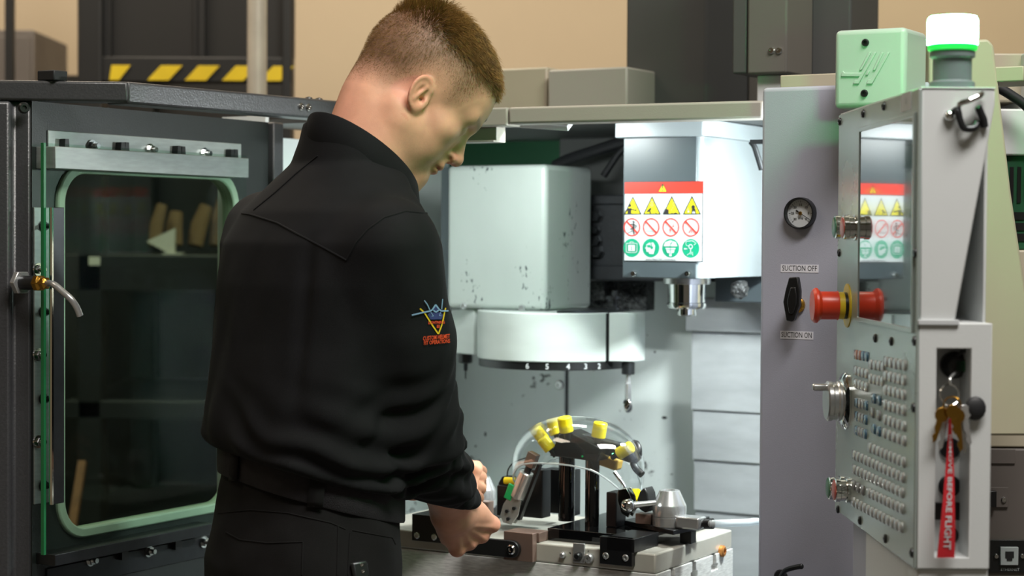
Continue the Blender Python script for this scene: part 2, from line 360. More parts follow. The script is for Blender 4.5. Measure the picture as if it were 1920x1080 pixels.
# pole and grey cabinet at the far left
solo('conduit_pole', MB().lathe([(0.024, 0), (0.024, 4.0)], (pw(482, 100, y=4.7).x, 4.7, 0), n=16).lathe([(0.05, 0), (0.05, 0.01), (0.03, 0.02)], (pw(482, 100, y=4.7).x, 4.7, 0), n=16), 'galvanised', 'bare galvanised vertical pole in front of the striped rack beam', 'pole', (pw(482, 100, y=4.7).x, 4.7, 0), I4)
cx0 = pw(-90, 100, y=6.0).x; cx1 = pw(64, 100, y=6.0).x; cz = pw(30, 56, y=6.0).z
cab = thing('steel_cabinet', 'grey steel cabinet against the tan wall at the far left', 'cabinet', ((cx0 + cx1) / 2, 6.2, 0), I4)
part(cab, 'body', MB().box((cx0, 6.0, 0.03), (cx1, 6.45, cz)), 'cabinet_grey', 0.006)
part(cab, 'plinth', MB().box((cx0 + 0.02, 6.03, 0), (cx1 - 0.02, 6.43, 0.03)), 'rack_black')
dr = part(cab, 'door', MB().box((cx0 + 0.01, 5.985, 0.06), (cx1 - 0.01, 6.0, cz - 0.02)), 'cabinet_grey', 0.003)
part(dr, 'handle', MB().tube([(cx1 - 0.06, 5.985, 1.0), (cx1 - 0.06, 5.955, 1.01), (cx1 - 0.06, 5.955, 1.12), (cx1 - 0.06, 5.985, 1.13)], 0.006), 'dark_metal')
px_ = pw(20, 70, y=5.6).x
solo('black_post', MB().box((px_ - 0.012, 5.58, 0), (px_ + 0.012, 5.604, 4.0)).box((px_ - 0.05, 5.55, 0), (px_ + 0.05, 5.63, 0.01)), 'rack_black', 'thin black post in front of the grey steel cabinet', 'post', (px_, 5.59, 0), I4)

# ================================================================== milling machine enclosure
ZL = pw(130, 151, y=2.95).z; ZD = pw(1430, 188, y=3.05).z
enc = thing('machine_enclosure', 'grey sheet metal enclosure of the milling machine around the man', 'machine', (-0.4, 0.4, 0))
A0 = pm(20, 150, w=ZL); A1 = pm(240, 153, w=ZL); B1 = pm(645, 190, w=ZL); UW = -0.84
HL = ZL - pm(130, 186, v=(A0.y + A1.y) / 2).z; HL = 0.031
def fascia(p, q, z1, h, t=0.03, out=1):
    p = V3((p.x, p.y, 0)); q = V3((q.x, q.y, 0)); d = (q - p).normalized(); n = V3((-d.y, d.x, 0)) * t * out
    m = MB().zprism([(p.x, p.y), (q.x, q.y), (q.x + n.x, q.y + n.y), (p.x + n.x, p.y + n.y)], z1 - h, z1); return m
part(enc, 'front_rail', fascia(A0 + (A0 - A1) * 0.4, A1, ZL, HL, 0.05), 'hammertone', 0.004)
rl = part(enc, 'side_rail', fascia(A1, B1 + (B1 - A1) * 0.05, ZL, HL + 0.003, 0.05), 'hammertone', 0.004)
sq = MB(); dB = (B1 - A1).normalized(); nB = V3((dB.y, -dB.x, 0))
for px in (565, 603):
    p = pm(px, 198, w=ZL - 0.014); p = A1 + dB * (p - A1).dot(dB); p.z = ZL - 0.016; sq = MB(); screw(sq, p, nB, 0.0065, 0.004); part(rl, 'screw', sq, 'chrome')

sb = MB()
for px in (545, 598):
    p = pm(px, 188, w=ZL); p = A1 + dB * (p - A1).dot(dB) - nB * 0.02; p.z = ZL; part(rl, 'dome_bolt', MB().lathe([(0.007, 0), (0.006, 0.003), (0, 0.005)], p, n=12), 'dark_metal')

part(enc, 'rail_plug', MB().box(pm(52, 150, w=ZL) + V3((0, 0.02, 0)), pm(52, 150, w=ZL) + V3((0.035, 0.05, 0.016))), 'black_rubber', 0.002)
# left front post and its reveal
W60 = pm(60, 500, u=UW)
dA = (A1 - A0).normalized(); PL = A0 - dA * 0.20
part(enc, 'corner_post', MB().zprism([(PL.x, PL.y), (A0.x, A0.y), (A0.x - dA.y * 0.012, A0.y + dA.x * 0.012), (UW, W60.y), (UW - 0.02, W60.y + 0.012), (PL.x - dA.y * 0.2, PL.y + dA.x * 0.2)], 0.0, ZL - HL), 'hammertone', 0.006, 'dark grey corner post with a bright bevelled edge')
sq = MB(); p = pm(32, 201, u=UW + 0.004); screw(sq, V3((UW + 0.002, W60.y - 0.02, p.z)), (1, -0.6, 0), 0.009, 0.005); part(enc, 'post_bolt', sq, 'black_plastic')
# side wall with the window opening
V1 = pm(503, 400, u=UW).y
g0 = pm(104, 1017, u=UW); g1 = pm(444, 322, u=UW)
def rrect(a0, b0, a1, b1, r, n=8):
    pts = []
    for cx, cy, t0 in ((a1 - r, b1 - r, 0), (a0 + r, b1 - r, 90), (a0 + r, b0 + r, 180), (a1 - r, b0 + r, 270)):
        for i in range(n + 1):
            t = math.radians(t0 + 90 * i / n); pts.append((cx + r * math.cos(t), cy + r * math.sin(t)))
    return pts
def ring_plate(outer, inner, fn, t0, t1):       # plate with an opening; fn(a, b, t) gives the place
    m = MB(); n = len(inner); vs = [fn(a, b_, t) for t in (t0, t1) for L_ in (outer, inner) for a, b_ in L_]; fs = []
    for i in range(n):
        j = (i + 1) % n
        fs += [(i, j, n + j, n + i), (2 * n + i, 3 * n + i, 3 * n + j, 2 * n + j), (i, 2 * n + i, 2 * n + j, j), (n + i, n + j, 3 * n + j, 3 * n + i)]
    return m.add(vs, fs)
def stretch_rect(inner, a0, b0, a1, b1):
    ca = (min(p[0] for p in inner) + max(p[0] for p in inner)) / 2; cb = (min(p[1] for p in inner) + max(p[1] for p in inner)) / 2; out = []
    n = len(inner) // 4
    for k in range(4):
        cor = ((a1, b1), (a0, b1), (a0, b0), (a1, b0))[k]
        for i in range(n):
            p = inner[k * n + i]
            f = i / (n - 1); e0 = ((a1, p[1]), (p[0], b1), (a0, p[1]), (p[0], b0))[k]; 
            if f < 0.5: q = ((a1, p[1] + (b1 - p[1]) * 2 * f), (p[0] + (a0 - p[0]) * 2 * f, b1), (a0, p[1] + (b0 - p[1]) * 2 * f), (p[0] + (a1 - p[0]) * 2 * f, b0))[k]
            else: g = 2 * (1 - f); q = ((p[0] + (a1 - p[0]) * g, b1), (a0, p[1] + (b1 - p[1]) * g), (p[0] + (a0 - p[0]) * g, b0), (a1, p[1] + (b0 - p[1]) * g))[k]
            out.append(q)
    return out
hole = rrect(g0.y + 0.014, g0.z + 0.014, g1.y - 0.014, g1.z - 0.014, 0.05)
outr = stretch_rect(hole, W60.y, 0.0, V1, ZL - HL)
wl = part(enc, 'side_wall', ring_plate(outr, hole, lambda a, b_, t: V3((UW - t, a, b_)), 0, 0.02), 'dark_panel', 0, 'dark grey wall panel with a rounded window')
outg = rrect(g0.y, g0.z, g1.y, g1.z, 0.062)
part(wl, 'window_gasket', ring_plate(outg, rrect(g0.y + 0.016, g0.z + 0.016, g1.y - 0.016, g1.z - 0.016, 0.048), lambda a, b_, t: V3((UW - t, a, b_)), -0.007, 0.021), 'gasket', 0.003, 'pale green rubber gasket around the window')
part(wl, 'window_pane', MB().box((UW - 0.012, g0.y + 0.006, g0.z + 0.006), (UW - 0.006, g1.y - 0.006, g1.z - 0.006)), 'window_glass')
# inner safety pane on clamping strips
pu = UW + 0.035
p0 = pm(86, 1040, u=pu); p1 = pm(462, 292, u=pu)
pane = part(wl, 'safety_pane', MB().box((pu - 0.005, p0.y, p0.z), (pu, p1.y, p1.z)), 'safety_glass', 0, 'clear inner safety pane with green edges')
part(pane, 'pane_edge', MB().box((pu - 0.0055, p0.y - 0.005, p0.z), (pu + 0.0005, p0.y, p1.z)), 'green_edge')
def strip(pa, pb, name, dep=0.004, du=0.0, m_='aluminium', lab=None, thin=False):
    a = pm(*pa, u=UW + du); b_ = pm(*pb, u=UW + du)
    return part(wl, name, MB().box((UW + (du if thin else 0), min(a.y, b_.y), min(a.z, b_.z)), (UW + du + dep, max(a.y, b_.y), max(a.z, b_.z))), m_, 0.001, lab)
s1 = strip((88, 296), (450, 270), 'clamp_strip', 0.003); s2 = strip((100, 316), (463, 297), 'clamp_angle', 0.004, 0.036)
s3 = strip((62, 946), (94, 389), 'clamp_strip', 0.003); s4 = strip((94, 946), (117, 389), 'clamp_angle', 0.004, 0.040, 'dark_metal', thin=True)
s5 = strip((100, 1040), (400, 1000), 'clamp_angle', 0.004, 0.036, 'dark_metal'); s6 = strip((86, 1066), (400, 1040), 'clamp_strip', 0.003, 0.0, 'dark_metal')
part(s3, 'bright_edge', MB().box((UW + 0.04, pm(92, 700, u=UW + 0.04).y, pm(92, 946, u=UW + 0.04).z), (UW + 0.046, pm(95, 700, u=UW + 0.04).y, pm(92, 389, u=UW + 0.04).z)), 'chrome')
def stud(parent, px, py, m_='chrome', r=0.006, ln=0.016):
    p = pm(px, py, u=UW + 0.003); q = MB(); x = UW + 0.003
    q.lathe([(r * 1.7, 0), (r * 1.7, 0.003)], (x, p.y, p.z), (1, 0, 0), 16); q.lathe([(r * 1.25, 0.003), (r * 1.25, 0.009)], (x, p.y, p.z), (1, 0, 0), 6); q.lathe([(r * 0.7, 0.009), (r * 0.7, ln)], (x, p.y, p.z), (1, 0, 0), 12)
    part(parent, 'stud', q, m_)
for px, py in ((171, 274), (280, 281), (382, 288)): stud(s1, px, py)
for px, py in ((168, 1050), (277, 1033), (381, 1016)): stud(s6, px, py)
for px, py in ((70, 505), (70, 665), (70, 828)): stud(s3, px, py)
for px, py in ((80, 424), (80, 585), (80, 748), (80, 910)): stud(s3, px, py, 'dark_metal', 0.005, 0.024)
for px, py in ((117, 275), (222, 281), (230, 281), (328, 287), (336, 288), (428, 293), (435, 293)):
    p = pm(px, py, u=UW + 0.006); part(s1, 'clip', MB().prism([(UW + 0.004, p.y - 0.006, p.z - 0.010), (UW + 0.004, p.y + 0.006, p.z - 0.010), (UW + 0.004, p.y + 0.004, p.z + 0.012), (UW + 0.004, p.y - 0.004, p.z + 0.012)], (0.012, 0, 0)), 'black_plastic')
for px, py in ((230, 1035), (330, 1016)):
    p = pm(px, py, u=UW + 0.006); part(s6, 'clip', MB().box((UW + 0.003, p.y - 0.008, p.z - 0.012), (UW + 0.012, p.y + 0.008, p.z + 0.008)), 'black_plastic')
# coolant nozzle
noz = thing('coolant_nozzle', 'bent steel coolant pipe with brass fitting on the left wall', 'nozzle', (UW, W60.y, 1.2))
n0 = pm(45, 530, u=UW + 0.01); n0 = V3((UW - 0.001, n0.y, n0.z)); nb = pm(78, 530, u=UW + 0.05)
ax = V3((nb.x - n0.x, nb.y - n0.y, 0)).normalized()
part(noz, 'hex_nut', MB().lathe([(0.019, 0), (0.019, 0.010)], n0 + ax * 0.0, ax, 6), 'satin_metal', 0.001)
part(noz, 'stub', MB().cyl(n0 + ax * 0.010, n0 + ax * 0.040, 0.011), 'dark_metal')
part(noz, 'fitting', MB().lathe([(0.013, 0), (0.013, 0.010), (0.010, 0.013), (0.010, 0.022), (0.006, 0.025)], n0 + ax * 0.040, ax, 6), 'brass', 0.001)
e0 = n0 + ax * 0.062
pth = [e0]
for px, py, uu in ((100, 533, 0.085), (115, 545, 0.10), (132, 560, 0.115), (143, 575, 0.12), (150, 592, 0.122)): pth.append(pm(px, py, u=UW + uu))
part(noz, 'pipe', MB().tube(smooth_path(pth), 0.0052, 12, cap=True), 'satin_metal')
# inner post at the end of the wall, interior walls, roof
part(enc, 'inner_post', MB().box((UW - 0.03, V1, 0), (UW + 0.012, V1 + 0.03, ZL - HL)), 'hammertone', 0.003)
UL = -0.97; VB = 0.95
part(enc, 'interior_wall', MB().box((UL - 0.01, V1 + 0.03, 0.2), (UL, VB, ZD - 0.03)).box((UL, V1 + 0.03, 0.2), (UW - 0.03, V1 + 0.04, ZD)), 'white_wall')
bk = part(enc, 'back_sheet', MB().box((UL, VB, 0.2), (0.30, VB + 0.01, 1.5)), 'white_wall', 0, 'pale back sheet of the machine interior')
q = pm(1055, 700, v=VB)
part(bk, 'seam_post', MB().box((pm(1045, 700, v=VB).x, VB - 0.008, 0.2), (pm(1062, 700, v=VB).x, VB, 1.5)), 'white_wall', 0.002)
part(bk, 'seam_gap', MB().box((pm(1062, 700, v=VB).x, VB - 0.003, 0.2), (pm(1065, 700, v=VB).x, VB, 1.5)), 'black_plastic')
sq = MB(); p = pm(1053, 721, v=VB); screw(sq, V3((p.x, VB - 0.008, p.z)), (0, -1, 0), 0.010, 0.006); part(bk, 'rivet', sq, 'satin_metal')
for px, py, sx, sz in ((1246, 783, 0.008, 0.003), (910, 814, 0.003, 0.007), (1228, 660, 0.003, 0.003)):
    p = pm(px, py, v=VB); rnd = random.Random(px); q = MB(); pts = [(p.x + sx * math.cos(t) * rnd.uniform(0.6, 1.1), VB - 0.0002, p.z + sz * math.sin(t) * rnd.uniform(0.6, 1.1)) for t in [k * math.pi / 4 for k in range(8)]]
    q.prism(pts, (0, -0.0006, 0)); part(bk, 'swarf_fleck', q, 'black_cast')
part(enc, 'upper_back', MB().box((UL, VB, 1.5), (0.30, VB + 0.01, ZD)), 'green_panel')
part(enc, 'roof', MB().zprism([(UL, 0.20), (0.31, 0.20), (0.31, VB + 0.01), (UL, VB + 0.01)], ZD - 0.012, ZD - 0.004), 'column_dark')
# right header and its bracket
D0 = pm(905, 199, w=ZD); D1 = pm(953, 201, w=ZD); D2 = pm(1430, 188, w=ZD)
hd = part(enc, 'header', fascia(D1, D2, ZD, 0.0285, 0.05), 'header_paint', 0.004, 'light grey header rail over the opening')
h2 = part(enc, 'header_end', fascia(V3((-0.68, D0.y + 0.03, 0)), V3((D1.x - 0.002, D1.y, 0)), ZD, 0.031, 0.05), 'header_paint', 0.003)
sq = MB(); p = pm(905, 225, v=D0.y + 0.02); screw(sq, V3((p.x, p.y + 0.002, ZD - 0.018)), (0, -1, 0), 0.008, 0.005); part(h2, 'header_bolt', sq, 'dark_metal')
a = pm(780, 240, v=0.17); b_ = pm(931, 263, v=0.17)
part(enc, 'header_bracket', MB().box((a.x, 0.17, b_.z), (b_.x, 0.20, ZD - 0.03)).box((a.x, 0.16, b_.z - 0.003), (b_.x, 0.20, b_.z)), 'header_paint', 0.001)
# right front panel
VP = 0.12
r0 = pm(1424, 600, v=VP).x; r1 = pm(1770, 600, v=VP).x; rt = pm(1436, 164, v=VP).z
rp = part(enc, 'front_panel', MB().box((r0, VP, 0), (r1, VP + 0.04, rt)), 'grey_paint', 0.007, 'flat grey front panel right of the opening', seg=3)
part(rp, 'panel_top_strip', MB().box((r0 + 0.01, VP + 0.05, rt), (r1 + 0.1, VP + 0.15, rt + pm(1500, 135, v=VP + 0.05).z - pm(1500, 162, v=VP + 0.05).z)), 'beige_paint', 0.002)
part(enc, 'apron', MB().box((-0.62, -0.06, 0.0), (r1, -0.02, 0.72)).box((r1 - 0.02, -0.02, 0), (r1, VP, 0.72)), 'grey_paint', 0.005)
part(enc, 'side_skin', MB().box((0.30, VP + 0.04, 0), (0.31, VB + 0.01, ZD)), 'grey_paint')
part(enc, 'back_skin', MB().box((UL - 0.01, VB + 0.01, 0), (0.31, VB + 0.02, ZD)), 'beige_paint')
# boxes on the roof seen above the header
zt = pm(1010, 126, v=0.62).z
part(enc, 'roof_box', MB().box((pm(880, 130, v=0.62).x, 0.62, ZD - 0.004), (pm(1026, 130, v=0.62).x, 0.95, zt)), 'beige_paint', 0.004)
part(enc, 'roof_box', MB().box((pm(1027, 130, v=0.60).x, 0.60, ZD - 0.004), (pm(1176, 130, v=0.60).x, 0.95, pm(1100, 128, v=0.60).z)), 'header_paint', 0.004)
# big light coloured casing behind and above the roof right of the pole
zc = 2.3
part(enc, 'rear_casing', MB().box((-0.7, 1.0, 0), (0.31, 1.30, 1.50)), 'beige_paint', 0.004)

# ------------------------------------------------------------------ column and way covers
VC = 0.85
colm = thing('machine_column', 'dark grey vertical column of the milling machine rising above the header', 'column', (-0.2, 0.8, 0))
cu0 = pm(1173, 100, v=0.72).x; cu1 = pm(1325, 100, v=0.72).x
e1 = pm(1505, 100, u=cu1).y; e1 = min(e1, 1.35)
part(colm, 'column_casing', MB().zprism([(cu0, 0.72), (cu1, 0.72), (cu1 + 0.05, 0.80), (cu1 + 0.05, 1.0), (cu0, 1.0)], ZD - 0.003, 2.35), 'column_dark', 0.006)
x2 = pm(1505, 100, v=0.80).x; x3 = pm(1595, 100, v=0.84).x
part(colm, 'side_casing', MB().box((cu1 + 0.05, 0.80, ZD - 0.003), (x2, 1.0, 2.35)), 'column_grey', 0.005)
part(colm, 'side_casing', MB().box((x2, 0.84, ZD - 0.003), (x3, 1.0, 2.35)), 'column_dark', 0.005)
ja = pm(1400, 140, v=0.40); jb = pm(1475, 140, v=0.40)
jbx = part(colm, 'cable_box', MB().box((ja.x, 0.40, ja.z), (jb.x, 0.52, 2.1)), 'column_grey', 0.004)
part(jbx, 'box_lid', MB().box((pm(1370, 140, v=0.40).x, 0.405, ja.z + 0.003), (ja.x - 0.003, 0.50, 2.1)), 'column_dark', 0.003)
part(jbx, 'box_bracket', MB().box((ja.x + 0.01, 0.42, ZD - 0.003), (jb.x - 0.01, 0.50, ja.z)), 'light_paint', 0.003)
sq = MB()
for px in (1447, 1461): p = pm(px, 95, v=0.40); sq = MB(); screw(sq, (p.x, 0.40, p.z), (0, -1, 0), 0.006, 0.004); part(jbx, 'box_screw', sq, 'chrome')
wu1 = pm(1440, 700, v=VC).x + 0.1; L0 = pm(1296, 700, v=VC).x
tp = pm(1286, 620, v=VC - 0.01)
part(colm, 'cover_plate', MB().box((tp.x, VC - 0.012, tp.z), (wu1, VC + 0.05, pm(1286, 558, v=VC - 0.012).z)), 'way_steel', 0.002)
for k, (y0, y1) in enumerate(((622, 768), (777, 862), (872, 958), (966, 1090))):
    z1 = pm(1300, y0, v=VC).z; z0 = pm(1300, y1, v=VC).z; dv = 0.006 * k
    part(colm, 'way_cover', MB().box((L0 + 0.001 * k, VC + dv, z0), (wu1, VC + dv + 0.03, z1 + 0.03)), 'way_steel', 0.0015)
part(colm, 'motor_mount', MB().box((pm(1340, 545, v=0.72).x, 0.72, pm(1340, 566, v=0.72).z), (wu1, 0.85, pm(1340, 524, v=0.72).z + 0.05)), 'head_grey', 0.003)
ca = pm(1103, 525, v=0.74); cb = pm(1330, 364, v=0.74)
cst = part(colm, 'black_casting', MB().box((ca.x - 0.03, 0.74, ca.z), (cb.x, 0.93, cb.z)).box((ca.x - 0.03, 0.735, ca.z), (cb.x, 0.745, ca.z + 0.03)).box((ca.x - 0.03, 0.735, cb.z - 0.02), (cb.x, 0.745, cb.z)), 'black_cast', 0.003)
for px, py, r in ((1118, 405, 0.011), (1117, 432, 0.008), (1117, 452, 0.011), (1120, 472, 0.012)):
    p = pm(px, py, v=0.735); part(cst, 'hex_bolt', MB().lathe([(r * 1.2, 0), (r * 1.2, 0.003), (r, 0.003)], (p.x, 0.74, p.z), (0, -1, 0), 14).lathe([(r, 0.003), (r, 0.012), (r * 0.8, 0.014)], (p.x, 0.74, p.z), (0, -1, 0), 6), 'dark_metal')
part(colm, 'upper_casting', MB().box((pm(1048, 300, v=0.86).x, 0.86, cb.z), (cb.x, 0.94, ZD - 0.012)), 'column_dark', 0.003)
for pts, r in ((((1040, 312), (1070, 298), (1110, 285), (1150, 272), (1185, 262)), 0.012), (((1132, 330), (1145, 310), (1160, 288), (1180, 268)), 0.007)):
    part(colm, 'hose', MB().tube(smooth_path([pm(x, y, v=0.78) for x, y in pts]), r, 10), 'black_rubber')
# swarf caught on the ledge
sw = MB(); rnd = random.Random(3); a = pm(1100, 580, v=0.80); b_ = pm(1212, 528, v=0.80)
for i in range(520):
    u = rnd.uniform(a.x, b_.x); k = (u - a.x) / (b_.x - a.x); w = rnd.uniform(a.z + (b_.z - a.z) * (0.1 + 0.5 * k * rnd.random()), b_.z); v = 0.80 + rnd.uniform(-0.012, 0.012)
    d = V3((rnd.gauss(0, 1), rnd.gauss(0, 1), rnd.gauss(0, 1))).normalized(); e = d.orthogonal().normalized() * rnd.uniform(0.001, 0.003); l = rnd.uniform(0.002, 0.006)
    c = V3((u, v, w)); sw.add([c - d * l, c + e, c + d * l, c - e], [(0, 1, 2, 3)], 0)
led = part(colm, 'ledge', MB().box((a.x, 0.80, a.z), (b_.x, 0.84, b_.z)).box((a.x + 0.02, 0.78, a.z + 0.02), (a.x + 0.05, 0.81, b_.z)), 'chips', 0.002)
part(led, 'swarf', sw, 'dark_metal', kind='stuff')
lump = MB().ball(pm(1386, 543, v=0.55), 0.017, 14); rnd = random.Random(5)
lump.v = [tuple(V3(p) + V3((rnd.gauss(0, 1), rnd.gauss(0, 1), rnd.gauss(0, 1))) * 0.0014) for p in lump.v]
# ================================================================== tool changer
VT = 0.52
tc_ = thing('tool_changer', 'white tool changer with box cover and round numbered carousel', 'tool changer', (-0.55, 0.62, 1.10))
t0 = pm(838, 309, v=VT); t1 = pm(1024, 308, v=VT); tb = pm(1024, 583, v=VT).z; tt = t1.z
tdv = 0.19
part(tc_, 'box_cover', MB().box((t0.x, VT, tb), (t1.x, VT + tdv, tt)), 'white_cover', 0.010, 'white painted box cover with smudged side', seg=4)
part(tc_, 'cover_flange', MB().box((pm(829, 400, v=VT + 0.01).x, VT + 0.006, tb), (t0.x + 0.002, VT + 0.05, tt - 0.002)), 'head_grey', 0.001)
sq = MB()
for px, py in ((870, 574), (979, 578)): p = pm(px, py, v=VT); sq = MB(); screw(sq, (p.x, VT, p.z), (0, -1, 0), 0.007, 0.005); part(tc_, 'cover_screw', sq, 'satin_metal')
ccv = 0.575; uL_ = pm(903, 630, v=ccv - 0.03).x; uR_ = pm(1141, 630, v=ccv - 0.06).x; RCv = (uR_ - uL_) / 2 * 1.02; ccx = (uL_ + uR_) / 2; vF = ccv - RCv
zt_ = pm(1000, 587, v=vF).z; zb_ = pm(1000, 679.5, v=vF).z; zd_ = pm(1000, 695, v=vF).z
def arc(r, a0, a1, n): return [(ccx + r * math.cos(math.radians(a0 + (a1 - a0) * i / n)), ccv + r * math.sin(math.radians(a0 + (a1 - a0) * i / n))) for i in range(n + 1)]
# front shroud (rolled sheet), right and left shrouds
part(tc_, 'front_shroud', MB().zprism(arc(RCv, 178, 338, 48) + [(ccx + RCv * 0.8, ccv + 0.10), (ccx - RCv * 0.9, ccv + 0.10)], zb_, zt_), 'cover_clean', 0.002, 'bright rolled front shroud of the carousel', sharp=25)
gx, gv = arc(RCv, 339, 339, 1)[0]
part(tc_, 'gap_shade_strip', MB().box((gx - 0.003, gv - 0.001, zb_), (gx + 0.003, gv + 0.03, zt_ - 0.001)), 'black_plastic')  # solid black strip, its colour stands in for shade between the shrouds
xr = pm(1192, 630, v=gv + 0.02).x
part(tc_, 'right_shroud', MB().zprism([(gx + 0.004, gv + 0.001), (xr - 0.014, gv + 0.012)] + [(xr - 0.010, gv + 0.014), (xr - 0.004, gv + 0.020), (xr, gv + 0.030)] + [(xr, gv + 0.060), (gx + 0.004, gv + 0.060)], zb_ + 0.001, zt_), 'cover_clean', 0.001, sharp=25)
lx0 = pm(847, 630, v=ccv - 0.02).x; lx1 = pm(889, 630, v=ccv - 0.045).x
part(tc_, 'left_shroud', MB().zprism([(lx0, ccv - 0.02), (lx1, ccv - 0.045), (ccx - RCv * 0.985, ccv - 0.030), (ccx - RCv * 0.9, ccv + 0.09), (lx0, ccv + 0.09)], zb_ + 0.002, zt_ - 0.001), 'cover_clean', 0.002)
dk = part(tc_, 'carousel_disc', MB().lathe([(RCv - 0.003, 0), (RCv - 0.003, zb_ - zd_)], (ccx, ccv, zd_), n=72), 'black_plastic', 0.001, 'black carousel disc with white pocket numbers')
zn = (zd_ + zb_) / 2 - 0.0005
for ch, px in (('6', 989), ('5', 1026), ('4', 1065), ('3', 1098), ('2', 1123)):
    r = RCv - 0.003
    def col_of(t): q_ = RC.transposed() @ ((M @ V3((ccx + r * math.cos(t), ccv + r * math.sin(t), zn))) - CAM); return 960 + F * q_.x / -q_.z
    th = min((math.radians(-150 + 0.25 * i) for i in range(560)), key=lambda t: abs(col_of(t) - px)); vs, fs = text_mesh(ch, 0.0145, True); q = MB()
    q.add([V3((ccx + (r + 0.0006) * math.cos(th + x / r), ccv + (r + 0.0006) * math.sin(th + x / r), zn + y)) for x, y, z in vs], fs)
    part(dk, 'pocket_number', q, 'white_print')
# pivot hardware on top of the carousel
p = pm(1137, 583, v=0.60); zt2 = zt_
part(tc_, 'top_plate', MB().zprism(arc(RCv - 0.006, 300, 400, 12) + [(ccx + 0.02, ccv + 0.03)], zt2 + 0.0005, zt2 + 0.004), 'dark_metal')
pv = V3((ccx + RCv - 0.020, ccv + 0.0, zt2 + 0.004))
part(tc_, 'pivot_bolt', MB().lathe([(0.016, 0), (0.016, 0.004), (0.006, 0.004), (0.006, 0.020), (0.017, 0.020), (0.017, 0.026), (0.007, 0.026), (0.006, 0.036)], pv, n=16), 'dark_metal')
# tools hanging in the carousel
def tool(name, label, px, ptop, prof, v, mats, base=None):
    p = pm(px, ptop, v=v); return p
pa = pm(873, 676, v=0.58)
t = thing('drill_tool', 'short thin drill hanging under the left end of the carousel', 'tool', (pa.x, 0.58, zb_ - 0.06))
part(t, 'holder', MB().lathe([(0.014, 0), (0.014, -0.020), (0.010, -0.022)], (pa.x, 0.58, zb_ + 0.003), n=20), 'black_plastic')
part(t, 'bit', MB().lathe([(0.0045, -0.022), (0.004, -0.036), (0.0015, -0.038), (0.0013, -0.052), (0, -0.054)], (pa.x, 0.58, zb_ + 0.003), n=12), 'dark_metal')
pb = pm(1178, 683, v=0.55); zz = pm(1178, 679, v=0.55).z; S = 3600 / (M @ pb).y
t = thing('ball_end_mill', 'long ball end mill hanging under the right end of the carousel', 'tool', (pb.x, 0.55, zz - 0.1))
part(t, 'holder', MB().lathe([(0.010, 0.004), (0.010, 0), (12.5 / S, 0), (12.5 / S, -22 / S), (11 / S, -23 / S)], (pb.x, 0.55, zz), n=24), 'dark_metal')
part(t, 'shank', MB().lathe([(5 / S, -22 / S), (5 / S, -38 / S), (6.5 / S, -40 / S), (6.2 / S, -70 / S), (5 / S, -72 / S)], (pb.x, 0.55, zz), n=20), 'satin_metal')
q = MB(); zt3 = zz - 68 / S; n = 20; prof = [(5, 0), (9, -6), (10, -13), (9, -20), (5.5, -26), (0, -28)]
vs = []; fs = []
for j, (r, h) in enumerate(prof):
    for i in range(n):
        a = 2 * math.pi * i / n; rr = r * (1 - 0.28 * (0.5 + 0.5 * math.cos(3 * (a + h * 0.06)))) / S
        vs.append((pb.x + rr * math.cos(a), 0.55 + rr * math.sin(a), zt3 + h / S))
for j in range(len(prof) - 1):
    for i in range(n): fs.append((j * n + i, (j + 1) * n + i, (j + 1) * n + (i + 1) % n, j * n + (i + 1) % n))
q.add(vs, fs, 0, True); part(t, 'fluted_ball', q, 'chrome')

# ================================================================== spindle head
VH = 0.40
h0 = pm(1170, 258, v=VH); h1 = pm(1318, 258, v=VH); hb = pm(1318, 523, v=VH).z; ht = pm(1318, 256, v=VH).z
sp = thing('spindle_head', 'spindle head of the mill with a warning sticker on its grey front', 'spindle head', ((h0.x + h1.x) / 2, VH + 0.15, hb))
U0, U1 = h0.x, h1.x; HDP = 0.30; RB = 0.012
def rcor(cx, cy, r, a0, a1, n=5): return [(cx + r * math.cos(math.radians(a0 + (a1 - a0) * i / n)), cy + r * math.sin(math.radians(a0 + (a1 - a0) * i / n))) for i in range(n + 1)]
part(sp, 'side_cover', MB().zprism([(U0 + 0.004, VH + 0.004), (U1 - RB, VH + 0.0005)] + rcor(U1 - RB, VH + 0.0005 + RB, RB, -90, 0) + [(U1, VH + HDP), (U0 + 0.004, VH + HDP)], hb + 0.001, ht + 0.05), 'head_light', 0, 'pale right side cover of the spindle head', sharp=30)
part(sp, 'front_cover', MB().box((U0, VH - 0.002, hb), (U1 - RB * 0.9, VH + 0.02, ht + 0.02)), 'head_grey', 0.0015, 'dark grey front cover')
part(sp, 'visor', MB().zprism([(U0 - 0.010, VH - 0.016), (U1 + 0.006, VH - 0.016), (U1 + 0.016, VH - 0.004), (U1 + 0.016, VH + HDP), (U0 - 0.010, VH + HDP)], ht, ZD - 0.013), 'head_light', 0.002, 'pale collar at the top of the head')
sq = MB()
for px in (1190, 1291): p = pm(px, 513, v=VH - 0.002); sq = MB(); screw(sq, (p.x, VH - 0.002, p.z), (0, -1, 0), 0.0055, 0.008); part(sp, 'cover_screw', sq, 'chrome')
ax_ = V3(((U0 + U1) / 2 + 0.055, VH + 0.125, 0)); pN = pm(1288, 560, v=ax_.y); ax_.x = pN.x
S = 3600 / (M @ V3((ax_.x, ax_.y, 1.2))).y
zN = lambda py: pm(1288, py, v=ax_.y).z
part(sp, 'nose_flange', MB().lathe([(45 / S, hb + 0.0), (45 / S, zN(532)), (38 / S, zN(533))][::-1], (ax_.x, ax_.y, 0), n=40), 'satin_metal')
part(sp, 'spindle_nose', MB().lathe([(35 / S, zN(578)), (37 / S, zN(574)), (37 / S, zN(568)), (35 / S, zN(567)), (36 / S, zN(533))], (ax_.x, ax_.y, 0), n=40), 'chrome')
